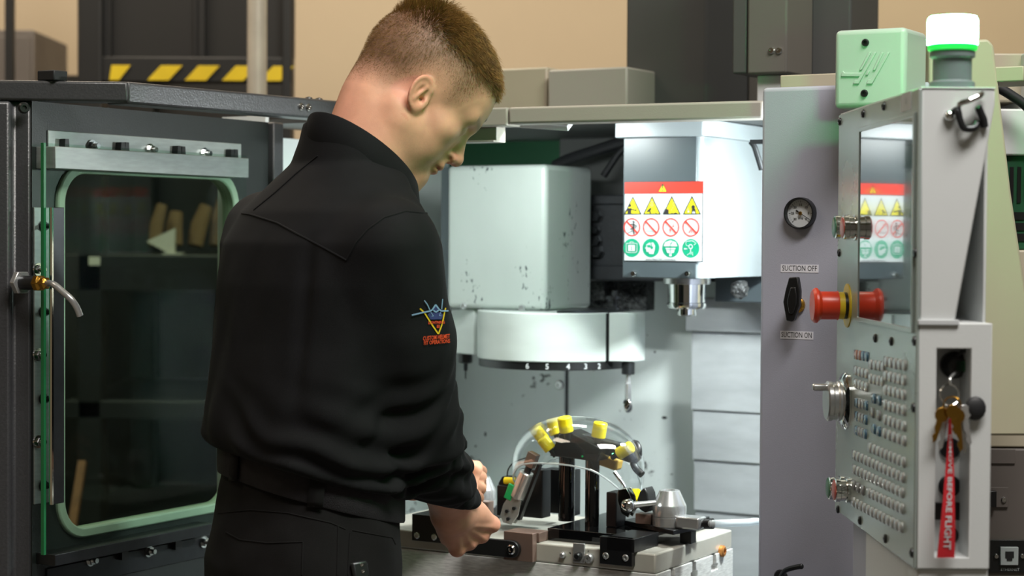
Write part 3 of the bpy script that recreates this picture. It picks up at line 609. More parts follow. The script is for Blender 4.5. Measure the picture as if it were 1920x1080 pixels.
part(sp, 'collet', MB().lathe([(0.004, zN(585)), (16 / S, zN(592)), (18 / S, zN(590)), (18 / S, zN(580)), (28 / S, zN(579)), (28 / S, zN(577))], (ax_.x, ax_.y, 0), n=32), 'chrome')
part(sp, 'swarf_lump', lump, 'chips', label='ball of tangled swarf hanging under the head')
part(sp, 'air_nozzle', MB().tube(smooth_path([pm(1408, 266, v=0.36), pm(1414, 274, v=0.36), pm(1420, 292, v=0.36), pm(1428, 318, v=0.36)]), 0.005, 10).box(pm(1406, 270, v=0.355), pm(1440, 262, v=0.37)), 'dark_metal')
# ---- warning sticker
VS = VH - 0.002
s0 = pm(1171, 491, v=VS); s1_ = pm(1319.5, 339, v=VS); SW = s1_.x - s0.x; SHT = pm(1245, 340, v=VS).z - pm(1245, 490.5, v=VS).z; sx0 = s0.x; sz0 = pm(1245, 490.5, v=VS).z
stk = part(sp, 'warning_sticker', MB().box((sx0, VS - 0.0006, sz0), (sx0 + SW, VS, sz0 + SHT)), 'white_print', 0, 'white safety sticker with red band, yellow triangles and green discs')
LV = [0.0006]
def fl(mb, pts, mi, lv):                       # flat print: pts in sticker units (0..1000 wide, y up to 1000)
    y = VS - 0.0008 - lv * 0.00035
    k = len(mb.v); mb.v += [(sx0 + SW * a / 1000, y, sz0 + SHT * b_ / 1000) for a, b_ in pts]; mb.f.append(tuple(range(k, k + len(pts)))); mb.m.append(mi); mb.sm.append(False)
KX = SHT / SW                                    # keeps circles round
def circ(cx, cy, r, n=28, a0=0, a1=360): return [(cx + r * KX * math.cos(math.radians(a0 + (a1 - a0) * i / n)), cy + r * math.sin(math.radians(a0 + (a1 - a0) * i / n))) for i in range(n)]
def ringf(mb, cx, cy, r0, r1, mi, lv, n=28):
    for i in range(n):
        a, c_ = 2 * math.pi * i / n, 2 * math.pi * (i + 1) / n
        fl(mb, [(cx + r * KX * math.cos(t_), cy + r * math.sin(t_)) for r, t_ in ((r0, a), (r1, a), (r1, c_), (r0, c_))], mi, lv)
def bar(mb, x0, y0, x1, y1, w, mi, lv):
    dx, dy = x1 - x0, (y1 - y0); l = math.hypot(dx / KX, dy); nx, ny = -dy / l * w / 2 * KX, dx / KX / l * w / 2
    fl(mb, [(x0 + nx, y0 + ny), (x1 + nx, y1 + ny), (x1 - nx, y1 - ny), (x0 - nx, y0 - ny)], mi, lv)
PM_ = ['white_print', 'red_print', 'yellow_print', 'green_print', 'black_print', 'grey_print']
q = MB(); fl(q, [(0, 845), (1000, 845), (1000, 1000), (0, 1000)], 4, 0); fl(q, [(0, 852), (1000, 852), (1000, 992), (0, 992)], 1, 1); fl(q, [(0, 0), (1000, 0), (1000, 10), (0, 10)], 4, 0); fl(q, [(990, 0), (1000, 0), (1000, 1000), (990, 1000)], 4, 0)
part(stk, 'red_band', q, PM_)
def tri(mb, cx, y0, hw, h, lv=0, b_=14): fl(mb, [(cx - hw, y0), (cx + hw, y0), (cx, y0 + h)], 4, lv); fl(mb, [(cx - hw + b_ * 1.6, y0 + b_), (cx + hw - b_ * 1.6, y0 + b_), (cx, y0 + h - b_ * 2.1)], 2, lv + 1)
q = MB(); tri(q, 490, 866, 58, 112, 2, 6); bar(q, 490, 960, 490, 908, 13, 4, 4); fl(q, circ(490, 888, 9, 10), 4, 4); part(stk, 'alert_triangle', q, PM_)
CXS = (105, 352, 604, 858)
for k, cx in enumerate(CXS):
    q = MB(); tri(q, cx, 585, 115, 235)
    if k == 0:
        fl(q, circ(cx - 36, 700, 20, 14), 4, 3); fl(q, [(cx - 66, 592), (cx - 20, 592), (cx - 14, 668), (cx - 60, 668)], 4, 3); bar(q, cx - 50, 655, cx - 95, 625, 14, 4, 3); bar(q, cx - 25, 655, cx + 50, 640, 14, 4, 3); bar(q, cx + 40, 630, cx + 52, 670, 8, 4, 3)
    elif k == 1:
        fl(q, [(cx - 66, 625), (cx - 22, 668), (cx + 4, 662), (cx - 20, 640), (cx - 8, 602), (cx - 22, 600), (cx - 34, 628), (cx - 50, 612)], 4, 3); ringf(q, cx + 2, 706, 14, 18, 5, 3, 12); bar(q, cx - 18, 745, cx + 20, 745, 5, 5, 3)
        for a, c_ in ((22, 618), (34, 640), (44, 612), (30, 662), (52, 600)): bar(q, cx + a, c_, cx + a + 10, c_ + 10, 7, 4, 3)
    elif k == 2:
        fl(q, [(cx - 100, 592), (cx - 36, 592), (cx - 36, 640), (cx - 50, 656), (cx - 82, 656)], 4, 3); bar(q, cx - 40, 652, cx - 30, 640, 10, 1, 4); bar(q, cx - 10, 606, cx + 20, 606, 6, 4, 3); bar(q, cx + 34, 606, cx + 72, 606, 12, 4, 3)
        for a, c_ in ((0, 640), (14, 664), (26, 690), (16, 712), (32, 732)): bar(q, cx + a, c_, cx + a + 6, c_ + 10, 6, 5, 3)
    else:
        fl(q, circ(cx + 20, 680, 24, 14), 4, 3); fl(q, [(cx - 2, 596), (cx + 56, 596), (cx + 44, 660), (cx + 6, 660)], 4, 3); fl(q, [(cx + 8, 600), (cx + 24, 600), (cx + 22, 636)], 0, 4); fl(q, [(cx + 30, 600), (cx + 46, 600), (cx + 32, 636)], 0, 4); fl(q, circ(cx - 40, 622, 12, 12), 0, 3); ringf(q, cx - 48, 650, 8, 11, 5, 3, 10)
    part(stk, 'hazard_triangle', q, PM_)
for k, cx in enumerate(CXS):
    q = MB(); cy = 428; cx -= 8
    bar(q, cx - 60, cy + 40, cx - 60, cy - 50, 5, 5, 0); bar(q, cx - 70, cy - 60, cx + 40, cy - 60, 5, 5, 0); bar(q, cx + 10, cy + 90, cx - 20, cy + 50, 5, 5, 0); bar(q, cx - 20, cy - 20, cx + 60, cy - 20, 5, 5, 0)
    ringf(q, cx, cy, 100, 115, 1, 2); bar(q, cx - 72, cy + 76, cx + 72, cy - 76, 22, 1, 2)
    if k == 0:
        fl(q, circ(cx + 22, cy + 66, 13, 12), 4, 3); bar(q, cx + 20, cy + 50, cx + 20, cy - 20, 20, 4, 3); bar(q, cx + 20, cy - 20, cx + 24, cy - 92, 14, 4, 3); bar(q, cx + 16, cy - 10, cx - 20, cy - 28, 12, 4, 3); bar(q, cx + 20, cy + 38, cx - 30, cy + 34, 10, 4, 3); bar(q, cx + 24, cy + 36, cx + 58, cy + 20, 10, 4, 3); bar(q, cx + 58, cy + 22, cx + 44, cy - 14, 10, 4, 3); bar(q, cx - 60, cy - 80, cx + 20, cy - 40, 7, 4, 1)
    elif k == 2:
        for x, a, c_ in ((32, 54, 10), (-8, -76, -32)): bar(q, cx + x, cy + a, cx + x, cy + c_, 7, 1, 3); s_ = 1 if c_ < a else -1; fl(q, [(cx + x - 14, cy + c_ + 8 * s_), (cx + x + 14, cy + c_ + 8 * s_), (cx + x, cy + c_ - 14 * s_)], 1, 3)
    elif k == 3:
        bar(q, cx - 6, cy - 30, cx - 20, cy - 70, 9, 1, 3); bar(q, cx + 2, cy - 30, cx + 14, cy - 70, 9, 1, 3)
    else: bar(q, cx - 62, cy - 46, cx + 20, cy - 46, 10, 5, 1)
    part(stk, 'prohibition_circle', q, PM_)
for k, cx in enumerate(CXS):
    q = MB(); cy = 168; cx -= 10; fl(q, circ(cx, cy, 117, 32), 3, 0)
    if k == 0:
        fl(q, [(cx - 44, cy - 40), (cx + 44, cy - 40), (cx + 44, cy + 36), (cx - 44, cy + 36)], 0, 2)
        for a in ((-70, 56, -70, -46), (-70, -46, -50, -60), (-50, -60, 50, -60), (50, -60, 70, -46), (70, -46, 70, 56), (-70, 56, 70, 56), (-22, 56, -22, 74), (-22, 74, 22, 74), (22, 74, 22, 56)): bar(q, cx + a[0], cy + a[1], cx + a[2], cy + a[3], 7, 0, 2)
        bar(q, cx - 10, cy - 24, cx + 10, cy - 24, 6, 3, 3); bar(q, cx, cy - 20, cx, cy + 22, 8, 3, 3)
    elif k == 1:
        fl(q, [(cx - 60, cy + 40), (cx - 20, cy + 66), (cx + 30, cy + 70), (cx + 56, cy + 30), (cx + 52, cy - 20), (cx + 36, cy - 76), (cx - 20, cy - 72), (cx - 26, cy - 46), (cx - 54, cy - 50), (cx - 58, cy - 16), (cx - 76, cy - 2), (cx - 56, cy + 20)], 0, 2)
        fl(q, [(cx - 50, cy + 36), (cx - 8, cy + 40), (cx + 6, cy + 8), (cx - 40, cy + 8)], 3, 3); bar(q, cx + 2, cy + 70, cx + 14, cy + 10, 10, 3, 3); fl(q, circ(cx + 16, cy + 4, 18, 12), 3, 3)
    elif k == 2:
        fl(q, [(cx - 88, cy + 24), (cx + 88, cy + 24), (cx + 66, cy + 76), (cx, cy + 98), (cx - 66, cy + 76)], 0, 2); fl(q, [(cx - 66, cy + 4), (cx + 66, cy + 4), (cx + 40, cy - 60), (cx + 16, cy - 60), (cx + 16, cy - 100), (cx - 16, cy - 100), (cx - 16, cy - 60), (cx - 40, cy - 60)], 0, 2)
        bar(q, cx - 4, cy + 62, cx + 6, cy + 46, 8, 3, 3); bar(q, cx + 4, cy + 46, cx + 26, cy + 82, 8, 3, 3); bar(q, cx, cy + 40, cx, cy - 80, 7, 3, 3); bar(q, cx - 70, cy - 18, cx + 70, cy - 18, 6, 3, 3)
    else:
        for a in ((-60, 84, -60, 40), (-60, 40, -20, 26), (40, 40, 68, 66), (-60, 84, 20, 96), (20, 96, 60, 70), (-46, -84, -10, -60), (26, -40, 26, -86)): bar(q, cx + a[0], cy + a[1], cx + a[2], cy + a[3], 6, 0, 2)
        ringf(q, cx, cy + 22, 20, 30, 0, 2, 14); bar(q, cx, cy - 4, cx, cy - 40, 10, 0, 2); ringf(q, cx + 2, cy - 58, 10, 16, 0, 2, 10); bar(q, cx - 40, cy - 6, cx - 70, cy - 6, 9, 0, 2); fl(q, [(cx - 68, cy + 8), (cx - 68, cy - 20), (cx - 88, cy - 6)], 0, 2)
    part(stk, 'mandatory_disc', q, PM_)
vs, fs = text_mesh('www.HaasCNC.com/videos', SHT * 0.040); q = MB(); q.add([(sx0 + SW * 0.47 + x * 0.92, VS - 0.0012, sz0 + SHT * 0.026 + y) for x, y, z in vs], fs); part(stk, 'web_address', q, 'black_print')
# ------------------------------------------------------------------ work lamp on the right inner wall (lights the interior)
lp = V3((0.26, 0.27, 1.50)); aim = V3((-0.30, 0.46, 0.72))
lamp = thing('work_lamp', 'slim white work lamp inside the machine behind the right front panel', 'lamp', lp)
d = (aim - lp).normalized(); lx = V3((0.15, 1, 0)); lx = (lx - d * lx.dot(d)).normalized(); lz = d.cross(lx)
part(lamp, 'housing', MB().obox(lp - d * 0.016, (0.09, 0.028, 0.012), lx, lz, d), 'light_paint', 0.003)
part(lamp, 'bracket', MB().obox(lp - d * 0.04 , (0.03, 0.01, 0.02), lx, lz, d), 'dark_metal', 0.002)
part(lamp, 'lens', MB().obox(lp - d * 0.003, (0.08, 0.022, 0.002), lx, lz, d), 'lamp_lens', 0.0005)
l = bpy.data.lights.new('work_lamp_light', 'AREA'); l.energy = 15; l.color = (0.92, 1.0, 0.985); l.shape = 'RECTANGLE'; l.size = 0.16; l.size_y = 0.045
lo = bpy.data.objects.new('work_lamp_light', l); COL.objects.link(lo); lo.matrix_world = M @ Matrix.Translation(lp + d * 0.003) @ Matrix((lx, lz, -d)).transposed().to_4x4()

# added fill lamp under the header, evens the light on the tool changer
lp = V3((-0.40, 0.215, ZD - 0.020)); d = V3((-0.10, 0.55, -0.83)).normalized(); lx = V3((1, 0, 0)); lx = (lx - d * lx.dot(d)).normalized(); lz = d.cross(lx)
bar_ = thing('carousel_fill_bar', 'added white LED fill bar tucked up behind the header rail', 'lamp', lp)
part(bar_, 'housing', MB().obox(lp - d * 0.006, (0.13, 0.016, 0.005), lx, lz, d), 'light_paint', 0.001)
part(bar_, 'lens', MB().obox(lp + d * 0.0, (0.12, 0.012, 0.001), lx, lz, d), 'lamp_lens', 0.0003)
l = bpy.data.lights.new('carousel_fill_light', 'AREA'); l.energy = 2.9; l.color = (0.92, 1.0, 0.985); l.shape = 'RECTANGLE'; l.size = 0.24; l.size_y = 0.025
lo = bpy.data.objects.new('carousel_fill_light', l); COL.objects.link(lo); lo.matrix_world = M @ Matrix.Translation(lp + d * 0.003) @ Matrix((lx, lz, -d)).transposed().to_4x4()
# ================================================================== things on the right front panel
def onp(px, py, off=0.0): return pm(px, py, v=VP - off)
c = onp(1503, 400); R_ = 0.0247
ga = thing('pressure_gauge', 'round chrome rimmed pressure gauge on the grey front panel', 'gauge', (c.x, VP, c.z - R_))
part(ga, 'rim', MB().lathe([(R_, 0), (R_, 0.010), (R_ * 0.97, 0.014), (R_ * 0.90, 0.014), (R_ * 0.87, 0.010), (R_ * 0.87, 0.002)], (c.x, VP, c.z), (0, -1, 0), 40), 'dark_metal')
dial = part(ga, 'dial', MB().lathe([(R_ * 0.88, 0), (R_ * 0.88, 0.004)], (c.x, VP, c.z), (0, -1, 0), 36), 'gauge_face', 0, 'white dial with black marks')
q = MB(); y = VP - 0.0045
def gbar(mb, a, r0, r1, w):
    t = math.radians(a); d = V3((math.cos(t), 0, math.sin(t))); n = V3((-d.z, 0, d.x)) * w / 2; o = V3((c.x, y, c.z))
    mb.add([o + d * r0 + n, o + d * r1 + n, o + d * r1 - n, o + d * r0 - n], [(0, 1, 2, 3)])
for k in range(25): gbar(q, 225 - k * 11.25, R_ * (0.66 if k % 4 == 0 else 0.72), R_ * 0.79, 0.0007 if k % 4 == 0 else 0.0004)
for k, s_ in enumerate(('30', '25', '20', '15', '10', '5', '0')):
    t = math.radians(225 - k * 45); vs, fs = text_mesh(s_, 0.0052, True); q.add([V3((c.x + math.cos(t) * R_ * 0.52 + x_, y, c.z + math.sin(t) * R_ * 0.52 + y_)) for x_, y_, z_ in vs], fs)
vs, fs = text_mesh('inHg', 0.0042, True); q.add([V3((c.x + x_, y, c.z - R_ * 0.30 + y_)) for x_, y_, z_ in vs], fs)
part(dial, 'dial_marks', q, 'black_print')
q = MB(); y = VP - 0.006; gbar(q, -32, -R_ * 0.32, R_ * 0.74, 0.0011); q.lathe([(R_ * 0.13, 0), (R_ * 0.10, 0.002)], (c.x, y, c.z), (0, -1, 0), 12, 1); gbar(q, 148, R_ * 0.15, R_ * 0.34, 0.0028)
part(ga, 'needle', q, ['black_print', 'brass'])
part(ga, 'glass', MB().lathe([(R_ * 0.88, 0.0095), (R_ * 0.88, 0.0105)], (c.x, VP, c.z), (0, -1, 0), 36), 'gauge_glass')
# suction valve
c = onp(1494, 563)
vl = thing('suction_valve', 'black lever valve with brass stem between the suction labels', 'valve', (c.x, VP, onp(1494, 602).z))
s0 = onp(1501, 572); part(vl, 'stem', MB().lathe([(0.012, 0), (0.012, 0.004), (0.0085, 0.006), (0.0085, 0.016), (0.006, 0.018), (0.006, 0.030)], (s0.x - 0.004, VP, s0.z), (0, -1, 0), 18), 'brass')
pts = [pm(x, y, v=VP - 0.030) for x, y in ((1484, 520), (1500, 519), (1504, 545), (1503, 572), (1493, 600), (1489, 603), (1479, 601), (1473, 566), (1477, 545))]
part(vl, 'lever', MB().prism(pts, (0, -0.011, 0)).prism([V3((p.x * 0.6 + pts[3].x * 0.4 - 0.003, p.y - 0.011, p.z * 0.6 + pts[7].z * 0.4)) for p in pts], (0, -0.003, 0)), 'black_plastic', 0.0015)
for txt, (x0, y0, x1, y1) in (('SUCTION OFF', (1464, 496, 1535, 511)), ('SUCTION ON', (1463, 621, 1525, 636))):
    a = onp(x0, y1); b_ = onp(x1, y0); a = V3((a.x, VP, onp((x0 + x1) / 2, y1).z)); b_ = V3((b_.x, VP, onp((x0 + x1) / 2, y0).z))
    q = MB().box((a.x, VP - 0.0005, a.z), (b_.x, VP, b_.z)); vs, fs = text_mesh(txt, 0.0118); wv = max(v_[0] for v_ in vs) - min(v_[0] for v_ in vs); k = (b_.x - a.x) * 0.92 / wv
    q.add([V3(((a.x + b_.x) / 2 + x_ * k, VP - 0.0007, (a.z + b_.z) / 2 + y_)) for x_, y_, z_ in vs], fs, 1); part(rp, 'label_tape', q, ['label_tape', 'black_print'], label='label tape reading ' + txt)
hk = MB().tube(smooth_path([pm(1464, 1082, v=VP - 0.01), pm(1472, 1070, v=VP - 0.02), pm(1490, 1064, v=VP - 0.025), pm(1502, 1062, v=VP - 0.025)]), 0.004, 10); hk.ball(pm(1502, 1062, v=VP - 0.025), 0.0045, 10); hk.lathe([(0.012, 0), (0.01, 0.004), (0.004, 0.006)], (pm(1464, 1082, v=VP).x, VP, pm(1464, 1082, v=VP).z), (0, -1, 0), 14); hk.tube([pm(1464, 1082, v=VP), pm(1464, 1082, v=VP - 0.01)], 0.004)
solo('wall_hook', hk, 'dark_metal', 'small bent metal hook low on the grey front panel', 'hook', pm(1464, 1082, v=VP))
# ------------------------------------------------------------------ lit junction box with the raised emblem
VJ = 0.02
j0 = pm(1563, 204, v=VJ); j1 = pm(1697, 204, v=VJ); jt = pm(1640, 53, v=VJ).z
jb_ = thing('junction_box', 'pale junction box with raised slanted emblem, lit green by the beacon', 'junction box', ((j0.x + j1.x) / 2, VJ + 0.1, j0.z))
part(jb_, 'body', MB().box((j0.x, VJ, j0.z), (j1.x, VP - 0.001, jt)), 'box_paint', 0.008, seg=4)
for px, py in ((1623, 80), (1621, 175)): q = MB(); p = pm(px, py, v=VJ); screw(q, (p.x, VJ, p.z), (0, -1, 0), 0.0055, 0.004); part(jb_, 'screw', q, 'black_plastic')
def jp(x, y): return pm(1540 + x / 3.6, 20 + y / 3.6, v=VJ - 0.0001)
for poly in ([(322, 280), (340, 280), (275, 402), (257, 402)], [(355, 280), (374, 280), (255, 495), (215, 495), (228, 468), (246, 468)], [(148, 405), (160, 420), (285, 420), (270, 445), (133, 445)], [(405, 280), (423, 280), (366, 402), (348, 402)], [(445, 280), (465, 280), (346, 495), (305, 495), (318, 465), (336, 465)], [(315, 405), (332, 405), (316, 436), (298, 436)]):
    part(jb_, 'emblem_stroke', MB().prism([jp(*p) for p in poly], (0, -0.0022, 0)), 'box_paint', 0.0008)
part(jb_, 'bottom_gland', MB().box((pm(1668, 204, v=VJ + 0.02).x, VJ + 0.02, j0.z - 0.004), (pm(1690, 204, v=VJ + 0.02).x, VJ + 0.05, j0.z)), 'brass')

# ================================================================== control pendant
X0, Y0 = 0.4763, 2.25
PF = Matrix.Translation((X0, Y0, 0)) @ Matrix.Rotation(math.radians(1.15), 4, 'Z'); PFI = PF.inverted(); CP = PFI @ CAM
def pp(px, py, b=None, a=None, z=None):
    d = PFI.to_3x3() @ ray(px, py)
    t = (b - CP.x) / d.x if b is not None else (a - CP.y) / d.y if a is not None else (z - CP.z) / d.z
    return CP + d * t
def pf(px, py): return pp(px, py, b=0.0)
def ps(px, py, a=0.0): return pp(px, py, a=a)
ZT = ps(1725, 166).z; ZB = ps(1725, 1066).z; TH = ps(1861, 600).x; Z6 = ps(1760, 606).z; AW = 0.49
pen = thing('control_pendant', 'machine control pendant with screen, keypad and jog wheel', 'control panel', (TH / 2, AW / 2, ZB - 0.12), PF)
Zr = ps(1860, 196).z; b6 = ps(1791, 606).x
part(pen, 'upper_housing', MB().prism([(0.002, 0.001, Z6), (b6, 0.001, Z6), (TH, 0.001, Zr), (TH, 0.001, ZT), (0.002, 0.001, ZT)], (0, AW - 0.002, 0)), 'light_paint', 0.002, 'light grey upper housing that tapers downwards')
part(pen, 'rear_cover', MB().box((b6 * 0.5, 0.16, Z6 - 0.01), (TH - 0.003, AW, ZT - 0.01)), 'beige_paint', 0.002)
part(pen, 'rear_flange', MB().box((TH - 0.004, 0.03, Z6 - 0.02), (TH, 0.16, Zr)), 'light_paint', 0.001)
# lower housing with the recess in its side
k0 = ps(1752, 1046); k1 = ps(1821, 654); rec = [(k1.x, k1.z), (k0.x, k1.z), (k0.x, k0.z), (k1.x, k0.z)]
o4 = [(TH, Z6), (0.002, Z6), (0.002, ZB), (TH, ZB)]
part(pen, 'side_frame', ring_plate(o4, rec, lambda a, b_, t: V3((a, t, b_)), 0.0, 0.05), 'light_paint', 0.001, 'light side frame around the key recess')
part(pen, 'lower_housing', MB().box((0.002, 0.05, ZB), (TH, AW, Z6)), 'light_paint', 0.002)
part(pen, 'shelf_lip', MB().box((0.0, -0.003, Z6 - 0.002), (b6 + 0.004, 0.006, Z6 + 0.004)), 'white_print', 0.0005)
fp = part(pen, 'face_plate', MB().box((-0.002, 0.0, ZB), (0.002, AW + 0.002, ZT)), 'keypad_face', 0.001, 'satin keypad face plate')
part(pen, 'top_edge', MB().box((0.0, 0.0, ZT), (TH, AW, ZT + 0.002)), 'light_paint', 0.0005)
for px, py in ((1578, 228), (1622, 213), (1661, 199), (1577, 474), (1720, 474), (1645, 634), (1675, 640), (1575, 955), (1616, 976), (1664, 1010), (1719, 1040), (1722, 640), (1718, 765)):
    p = pf(px, py); q = MB(); screw(q, (-0.002, max(p.y, 0.006), p.z), (-1, 0, 0), 0.0058, 0.003); part(fp, 'screw', q, 'dark_metal')
p0_ = pf(1712, 205); p1_ = pf(1693, 185); q = MB().box((-0.0026, p0_.y, p0_.z), (-0.002, p1_.y, p0_.z + 0.022)); vs, fs = text_mesh('16', 0.012); q.add([V3((-0.0028, (p0_.y + p1_.y) / 2 - x, p0_.z + 0.011 + y)) for x, y, z in vs], fs, 1); part(fp, 'small_label', q, ['white_print', 'grey_print'])
# screen
a0 = pf(1717, 400).y; a1 = pf(1616, 400).y; sz0_ = pf(1660, 604).z; sz1_ = pf(1660, 236).z
scr = part(pen, 'screen', MB().box((-0.0035, a0, sz0_), (-0.002, a1, sz1_)), 'screen_glass', 0, 'glossy dark screen reflecting the machine')
part(scr, 'screen_bezel', ring_plate([(a0 - 0.006, sz0_ - 0.006), (a1 + 0.006, sz0_ - 0.006), (a1 + 0.006, sz1_ + 0.006), (a0 - 0.006, sz1_ + 0.006)], [(a0, sz0_), (a1, sz0_), (a1, sz1_), (a0, sz1_)], lambda a, b_, t: V3((-t, a, b_)), 0.002, 0.005), 'keypad_face', 0.0005)
# emergency stop
c = pf(1592, 573); o_ = V3((-0.002, c.y, c.z))
es = part(pen, 'emergency_stop', MB().lathe([(0.0205, 0.014), (0.0195, 0.016), (0.0195, 0.038), (0.0245, 0.043), (0.0245, 0.046), (0.021, 0.0495), (0.0, 0.052)], o_, (-1, 0, 0), 36), 'red_plastic', 0, 'red mushroom emergency stop button')
part(es, 'yellow_plate', MB().lathe([(0.0305, 0.0), (0.0305, 0.0015)], o_, (-1, 0, 0), 36), 'yellow_plastic')
part(es, 'black_collar', MB().lathe([(0.0185, 0.0015), (0.0185, 0.006)], o_, (-1, 0, 0), 32), 'black_plastic')
part(es, 'yellow_collar', MB().lathe([(0.0190, 0.006), (0.0190, 0.014)], o_, (-1, 0, 0), 32), 'yellow_plastic')
# illuminated push buttons
for px, py, m_ in ((1586, 426, 'green_lens'), (1602, 427, 'red_lens'), (1574, 915, 'green_lens'), (1586, 919, 'red_lens')):
    c = pf(px + 8, py); o_ = V3((-0.002, c.y, c.z))
    bz = part(pen, 'push_button', MB().lathe([(0.0175, 0), (0.0175, 0.004), (0.0150, 0.005), (0.0150, 0.012), (0.0162, 0.013), (0.0162, 0.019), (0.0145, 0.020)], o_, (-1, 0, 0), 28), 'chrome')
    part(bz, 'lens', MB().lathe([(0.0143, 0.012), (0.0143, 0.0206), (0.012, 0.0215), (0, 0.0215)], o_, (-1, 0, 0), 24), m_)
# jog wheel
c = pf(1590, 752); o_ = V3((-0.002, c.y, c.z))
jw = part(pen, 'jog_wheel', MB().lathe([(0.028, 0.010), (0.028, 0.013), (0.0265, 0.015), (0.0265, 0.020), (0.028, 0.022), (0.028, 0.027), (0.0255, 0.029), (0.0, 0.029)], o_, (-1, 0, 0), 40), 'satin_metal', 0, 'silver jog wheel with a small crank')
part(jw, 'wheel_base', MB().lathe([(0.040, 0.0), (0.040, 0.003), (0.034, 0.008), (0.028, 0.010)], o_, (-1, 0, 0), 40), 'chrome')
hz = o_ + V3((-0.029, 0.004, 0.019)); part(jw, 'crank', MB().lathe([(0.005, 0), (0.0055, 0.004), (0.0055, 0.016), (0.004, 0.018), (0, 0.018)], hz, (-1, 0, 0), 14), 'satin_metal')
# keys
kb = MB(); w_, h_ = 0.5, 0.5
kb.add([V3((0, -w_, -h_)), V3((0, w_, -h_)), V3((0, w_, h_)), V3((0, -w_, h_)), V3((-0.6, -w_, -h_)), V3((-0.6, w_, -h_)), V3((-0.6, w_, h_)), V3((-0.6, -w_, h_)), V3((-1, -w_ * 0.62, -h_ * 0.62)), V3((-1, w_ * 0.62, -h_ * 0.62)), V3((-1, w_ * 0.62, h_ * 0.62)), V3((-1, -w_ * 0.62, h_ * 0.62))],
       [(0, 1, 5, 4), (1, 2, 6, 5), (2, 3, 7, 6), (3, 0, 4, 7), (4, 5, 9, 8), (5, 6, 10, 9), (6, 7, 11, 10), (7, 4, 8, 11), (8, 9, 10, 11)], 0, True)
KM = {}
for m_ in ('key_cap', 'key_grey', 'key_blue', 'key_orange'):
    me = bpy.data.meshes.new('key'); me.from_pydata(kb.v, [], kb.f); me.materials.append(MATS[m_]); me.polygons.foreach_set('use_smooth', [True] * len(kb.f)); me.update(); KM[m_] = me
C_, G_, B_, O_ = 'key_cap', 'key_grey', 'key_blue', 'key_orange'
ROWS = [((1609.6, 665), (1629, 668.5), [O_, O_, B_, B_]), ((1637, 683), (1660, 687), [C_] * 4), ((1666, 678), (1700, 685), [C_] * 5), ((1609, 695), (1628.5, 700.5), [C_] * 4),
        ((1636.5, 709.5), (1658.7, 715), [C_] * 4), ((1665, 704), (1699, 712.6), [C_] * 5), ((1609, 719), (1628.5, 725.5), [C_] * 4), ((1665, 731), (1698.5, 740), [C_] * 5),
        ((1610.5, 755), (1628, 760), [B_, G_, G_, B_]), ((1643, 747), (1653, 750.5), [B_, B_]), ((1664, 759), (1698.5, 769), [C_] * 5), ((1610.5, 780), (1627, 786.7), [B_, G_, G_, B_]),
        ((1640, 773.7), (1652, 779), [G_, G_]), ((1664, 786.7), (1698.5, 798.7), [C_] * 5), ((1610.5, 807), (1626, 813.5), [B_, G_, G_, B_]), ((1643, 804), (1652, 808.5), [B_, B_]),
        ((1663, 812), (1699, 826), [C_] * 5), ((1635.7, 839), (1698, 866), [C_] * 9), ((1606, 853), (1696.6, 894.6), [C_] * 13), ((1606, 880), (1695, 923), [C_] * 13),
        ((1604.6, 909), (1621.5, 919), [G_] * 3), ((1634, 924), (1695, 953), [C_] * 9), ((1604.6, 941), (1694, 988), [C_] * 13)]
bs = BASE[pen.name]
for (x0, y0), (x1, y1), ks in ROWS:
    P0 = pf(x0, y0); P1 = pf(x1, y1); n = len(ks)
    for i, m_ in enumerate(ks):
        t = i / (n - 1); p = P0.lerp(P1, t); pitch = abs(P0.y - P1.y) / (n - 1)
        o = bpy.data.objects.new('key', KM[m_]); COL.objects.link(o); o.parent = pen; o.location = V3((-0.002, p.y, p.z)) - bs; o.scale = (0.0035, min(0.0155, pitch * 0.80), 0.0125)
# tray under the keypad
part(pen, 'lower_tray', MB().prism([(0.004, 0.004, ZB - 0.10), (TH, 0.004, ZB - 0.12), (TH, 0.004, ZB), (0.004, 0.004, ZB)], (0, 0.30, 0)), 'light_paint', 0.003)
part(pen, 'support_arm', MB().box((0.02, 0.36, 0.62), (0.09, 0.47, ZB)).lathe([(0.045, 0), (0.045, 0.66)], (0.055, 0.41, 0.0), n=24).lathe([(0.12, 0), (0.12, 0.012)], (0.055, 0.41, 0.0), n=24), 'grey_paint', 0.003)
# recess contents
kz = lambda py: ps(1785, py, 0.05).z
kxx = lambda px: ps(px, 800, 0.05).x
for py, r in ((840, 20), (911, 21), (1003, 18)): part(pen, 'recess_plug', MB().lathe([(r / 1570, 0), (r / 1570, 0.003), (r / 1900, 0.005)], (kxx(1781), 0.05, kz(py)), (0, -1, 0), 24), 'black_plastic')
part(pen, 'recess_socket', MB().box((kxx(1753), 0.044, kz(974)), (kxx(1804), 0.05, kz(941))), 'black_plastic', 0.001)
pk = V3((kxx(1785), 0.05, kz(684)))
ks_ = part(pen, 'key_switch', MB().lathe([(0.016, 0), (0.016, 0.010), (0.013, 0.014), (0.011, 0.022), (0.008, 0.024)], pk, (0, -1, 0), 20).box(pk + V3((-0.002, -0.024, -0.006)), pk + V3((0.014, -0.020, 0.006)), 1), ['black_plastic', 'green_lens'])
part(ks_, 'cord', MB().tube(smooth_path([pk + V3((0.0, -0.02, 0.012)), pk + V3((0.012, -0.024, 0.019)), pk + V3((0.024, -0.024, 0.005)), pk + V3((0.031, -0.022, -0.03)), pk + V3((0.032, -0.02, -0.055))]), 0.0022, 8), 'black_rubber')
